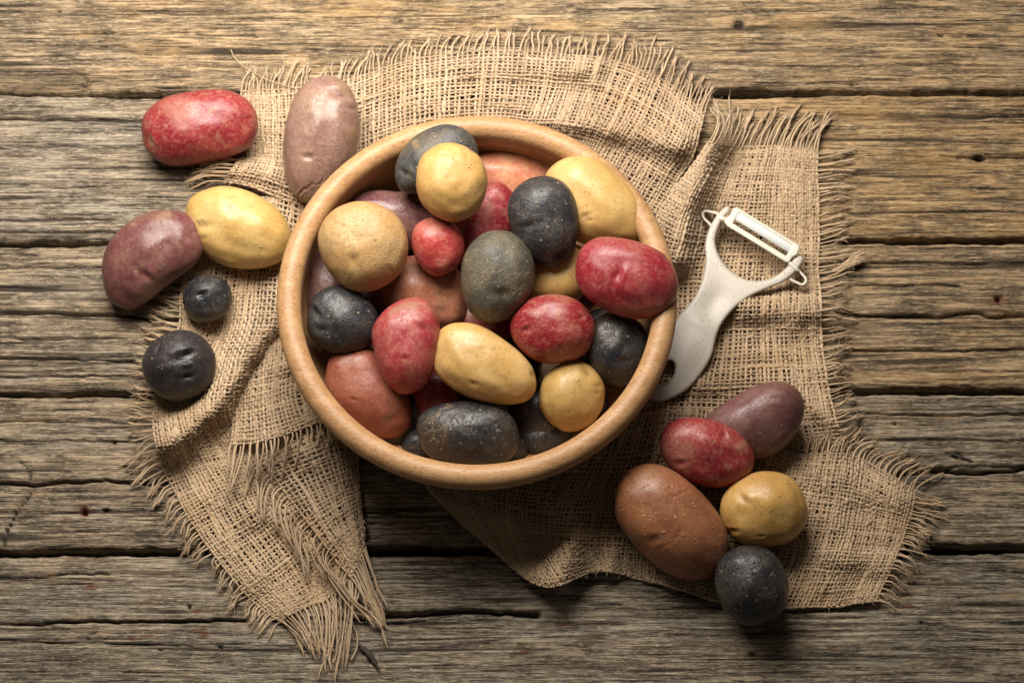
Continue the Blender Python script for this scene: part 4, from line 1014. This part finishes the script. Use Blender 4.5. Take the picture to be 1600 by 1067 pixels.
handle_out = [(1134, 324), (1139, 325), (1139.5, 330), (1130, 341), (1122.6, 354), (1117, 373), (1119.5, 392), (1130.5, 413), (1149, 430), (1169, 438.5), (1191, 439.5), (1212, 432.5), (1229, 419), (1240, 405), (1246, 400.5), (1252, 401), (1254.5, 405),
              (1252, 412), (1242, 425), (1223, 440), (1197, 451), (1171, 463), (1147, 481), (1128, 504), (1118.5, 525), (1111, 555), (1097, 580), (1075, 606), (1050, 621), (1030, 627), (1014, 622), (1009, 608), (1016, 583), (1032, 545), (1048, 513),
              (1064, 490), (1080, 473), (1091, 455), (1099, 433), (1103.5, 408), (1102.5, 383), (1108, 360), (1120, 338)]
hole = []
for a in np.linspace(0, 2 * np.pi, 20, endpoint=False):
    u, v = 13 * math.cos(a), 22 * math.sin(a); r = math.radians(28)
    hole.append((1040 + u * math.cos(r) - v * math.sin(r), 583 + u * math.sin(r) + v * math.cos(r)))
peeler = empty("vegetable_peeler", at(1120, 480, 12))
tag(peeler, "speckled cream plastic vegetable peeler lying on burlap right of the bowl", "peeler")
V, F = solid2d([(handle_out, True), (hole, False)], 6.5, 4.6, 1.25)
# thumb dish on the neck and gentle doming of the grip
x, y, h = V[:, 0].copy(), V[:, 1].copy(), V[:, 2].copy()
top = np.clip(h / 5, 0, 1)
ux, uy = .50, -.866       # along the handle, towards the head
def loc(cx, cy): return (x - cx) * ux + (y - cy) * uy, (x - cx) * -uy + (y - cy) * ux
l1, c1 = loc(1114, 474)
h -= top * 3.6 * np.exp(-(l1 / 26) ** 2 - (c1 / 17) ** 2)
l2, c2 = loc(1078, 545)
h += top * 3.2 * np.exp(-(l2 / 70) ** 2 - (c2 / 28) ** 2)
l3, c3 = loc(1094, 504); h += top * 1.4 * np.exp(-(l3 / 9) ** 2 - (c3 / 22) ** 2)
W = at(x, y, peel_z(x, y) + 7 + h)
o = mesh_np("handle", W, F, PL1); o.parent = peeler; o.location = -Vector(peeler.location)
# cutter frame: swings between the arms
def quad(cx, cy, L, Wd, ang, n=0):
    r = math.radians(ang); c, s = math.cos(r), math.sin(r)
    pts = [(-L, -Wd), (L, -Wd), (L, Wd), (-L, Wd)]
    return [(cx + a * c - b * s, cy + a * s + b * c) for a, b in pts]
ANG = 31.5
def bx(du, dv):  # cutter coordinates -> picture; u along the blade, v toward the handle
    r = math.radians(ANG); c, s = math.cos(r), math.sin(r)
    return (1189 + du * c - dv * s, 367 + du * s + dv * c)
outer = [bx(-53, -22), bx(-49, -26), bx(59, -21.5), bx(64, -18), bx(66, -8), bx(65, 7), bx(61, 16), bx(52, 18), bx(-46, 11), bx(-56, 11), bx(-59, 6), bx(-58, -8)]
outer = [bx(-58, -12), bx(-54, -17), bx(59, -17), bx(63, -13), bx(64, -2), bx(60, 4), bx(60, 14), bx(55, 16), bx(-52, 16), bx(-59, 13), bx(-58, 4), bx(-57, -3)]
slot = [bx(-44, -1.5), bx(46, -1.5), bx(46, 7.5), bx(-44, 7.5)]
win = [bx(-45, -17), bx(51, -17), bx(51, -5), bx(-45, -5)]
V, F = solid2d([(outer, False), ([bx(-47, -12), bx(51, -12), bx(51, 8), bx(-47, 8)], False)], 4.5, 2.2, 1.0)
zb = peel_z(V[:, 0], V[:, 1]) + 12
W = at(V[:, 0], V[:, 1], zb + V[:, 2] + 1)
fr = mesh_np("cutter_frame", W, F, PL2); fr.parent = peeler; fr.location = -Vector(peeler.location)
# ceramic blade, bevelled strip spanning the frame with the cutting slot below it
def prism(pts, z0, z1, bev, name, mat, parent):
    p = np.array(pts, float); c = p.mean(0); n = len(p)
    q = c + (p - c) * (1 - bev)
    rings = [(q, z0), (p, z0 + (z1 - z0) * .3), (p, z0 + (z1 - z0) * .7), (q, z1)]
    V = np.vstack([at(r[:, 0], r[:, 1], peel_z(r[:, 0], r[:, 1]) + z) for r, z in rings])
    F = []
    for k in range(3):
        for i in range(n):
            j = (i + 1) % n; F.append([k * n + i, k * n + j, (k + 1) * n + j, (k + 1) * n + i])
    F4 = np.array(F)
    if n == 4: caps = np.array([[3, 2, 1, 0], [3 * n, 3 * n + 1, 3 * n + 2, 3 * n + 3]]); fs = [F4[:, ::-1], caps[:, ::-1]]
    else: fs = [F4[:, ::-1]]
    o = mesh_np(name, V, fs, mat, smooth=False); o.parent = parent; o.location = -Vector(peeler.location)
    return o
bl = prism([bx(-49, -14), bx(53, -14), bx(53, 0.8), bx(-49, 0.8)], 13.5, 16.3, .04, "blade", PL3, peeler)
# pins that carry the cutter through both arms
def pin(p0, p1, z, rad):
    t = np.linspace(0, 1, 8); x = p0[0] + (p1[0] - p0[0]) * t; y = p0[1] + (p1[1] - p0[1]) * t
    c = at(x, y, peel_z(x, y) + z); d = c[-1] - c[0]; d /= np.linalg.norm(d); sd = np.cross(d, (0, 0, 1.0)); sd /= np.linalg.norm(sd); up = np.cross(sd, d)
    rr = rad * np.array([.3, .85, 1, 1, 1, 1, .85, .3]); a = np.linspace(0, 2 * np.pi, 12, endpoint=False)
    V = (c[:, None] + rr[:, None, None] * (np.cos(a)[:, None] * sd + np.sin(a)[:, None] * up)).reshape(-1, 3)
    idx = np.arange(96).reshape(8, 12); nx_ = np.roll(idx, -1, 1)
    F = np.stack([idx[:-1], nx_[:-1], nx_[1:], idx[1:]], -1).reshape(-1, 4)
    o = mesh_np("pivot_pin", V, F, PL2); o.parent = peeler; o.location = -Vector(peeler.location)
pin((1120, 341), (1142, 345), 12, 4.0)
pin((1231, 409), (1248, 424), 12, 4.0)
# pivot loops outside the arms
def ring(pts, z, name, hw=5, t=2.0):
    """flat strip bent into a closed loop standing on edge"""
    p = np.array(pts, float); n0 = len(p)
    ext = np.vstack([p[-1:], p, p[:2]]); dn = []
    for i in range(n0):
        a, b, c, d = ext[i], ext[i + 1], ext[i + 2], ext[(i + 3)] if i + 3 < len(ext) else p[1]
        for s in np.linspace(0, 1, 8, endpoint=False):
            dn.append(.5 * ((2 * b) + (-a + c) * s + (2 * a - 5 * b + 4 * c - d) * s * s + (-a + 3 * b - 3 * c + d) * s ** 3))
    dn = np.array(dn); n = len(dn)
    tg = np.roll(dn, -1, 0) - np.roll(dn, 1, 0); tg /= np.linalg.norm(tg, axis=1, keepdims=True)
    nn = np.stack([tg[:, 1], -tg[:, 0]], -1)
    sec = [(t, -hw), (t, hw * .8), (t * .6, hw), (-t * .6, hw), (-t, hw * .8), (-t, -hw)]
    V = []
    for a, b in sec:
        q = dn + nn * a; V.append(at(q[:, 0], q[:, 1], peel_z(q[:, 0], q[:, 1]) + z + b))
    V = np.stack(V, 1).reshape(-1, 3); m = len(sec)
    idx = np.arange(n * m).reshape(n, m); nxt = np.roll(idx, -1, 0)
    F = np.stack([idx, np.roll(idx, -1, 1), np.roll(nxt, -1, 1), nxt], -1).reshape(-1, 4)
    o = mesh_np(name, V, F, PL2); o.parent = peeler; o.location = -Vector(peeler.location)
    return o
ring([(1122, 336), (1111, 331.5), (1102, 330), (1098, 334), (1100, 341), (1107, 348), (1116, 355)], 4, "pivot_loop")
ring([(1243, 418), (1250, 425), (1258, 434), (1259, 440), (1254, 444.5), (1246, 442), (1234, 434)], 4, "pivot_loop")

# ---------------------------------------------------------------- splinters of wood
def splinter(px, w_, z, label, name="wood_splinter"):
    p = crm(np.array(px, float), np.linspace(0, 1, 22), 0); n = len(p)
    ws = np.interp(np.linspace(0, 1, n), np.linspace(0, 1, len(w_)), w_) * (.8 + .4 * rng.random(n))
    tg = np.gradient(p, axis=0); tg /= np.linalg.norm(tg, axis=1, keepdims=True); nn = np.stack([-tg[:, 1], tg[:, 0]], -1)
    V = []
    for a in np.linspace(0, 2 * np.pi, 6, endpoint=False):
        q = p + nn * (ws * math.cos(a))[:, None]; V.append(at(q[:, 0], q[:, 1], z + 2 + ws * .6 * math.sin(a)))
    V = np.stack(V, 1).reshape(-1, 3); idx = np.arange(n * 6).reshape(n, 6)
    F = np.stack([idx[:-1], np.roll(idx[:-1], -1, 1), np.roll(idx[1:], -1, 1), idx[1:]], -1).reshape(-1, 4)
    o = mesh_np(name, V, F, SPL, smooth=False, origin=V.mean(0)); tag(o, label, "splinter", "dark splinters on the tabletop")
    return o
SPL = NT("charred_splinter"); _c = SPL.coords((1 / 5, 1 / 5, 1 / 5)); _n = SPL.noise(_c, 1, 3)
SPL = SPL.done(SPL.mix(_n, (.012, .009, .007), (.05, .035, .022)), .75, SPL.bump(_n, 1.5, 1.0))
splinter([(556, 1000), (568, 1014), (577, 1022), (584, 1032), (593, 1048)], [1.5, 4, 5.5, 4, 1], 2, "curved dark splinter by the frayed lower tip of the cloth")
splinter([(1480, 706), (1492, 710), (1505, 715), (1520, 720)], [1, 2.4, 2.2, .8], 2, "thin dark splinter on the plank at the right edge")
print("tris", sum(sum(len(p.vertices) - 2 for p in []) for _ in [0]), sum(len(o.data.polygons) * (1 if len(o.data.polygons) and o.data.polygons[0].loop_total == 3 else 2) for o in scene.objects if o.type == 'MESH'))
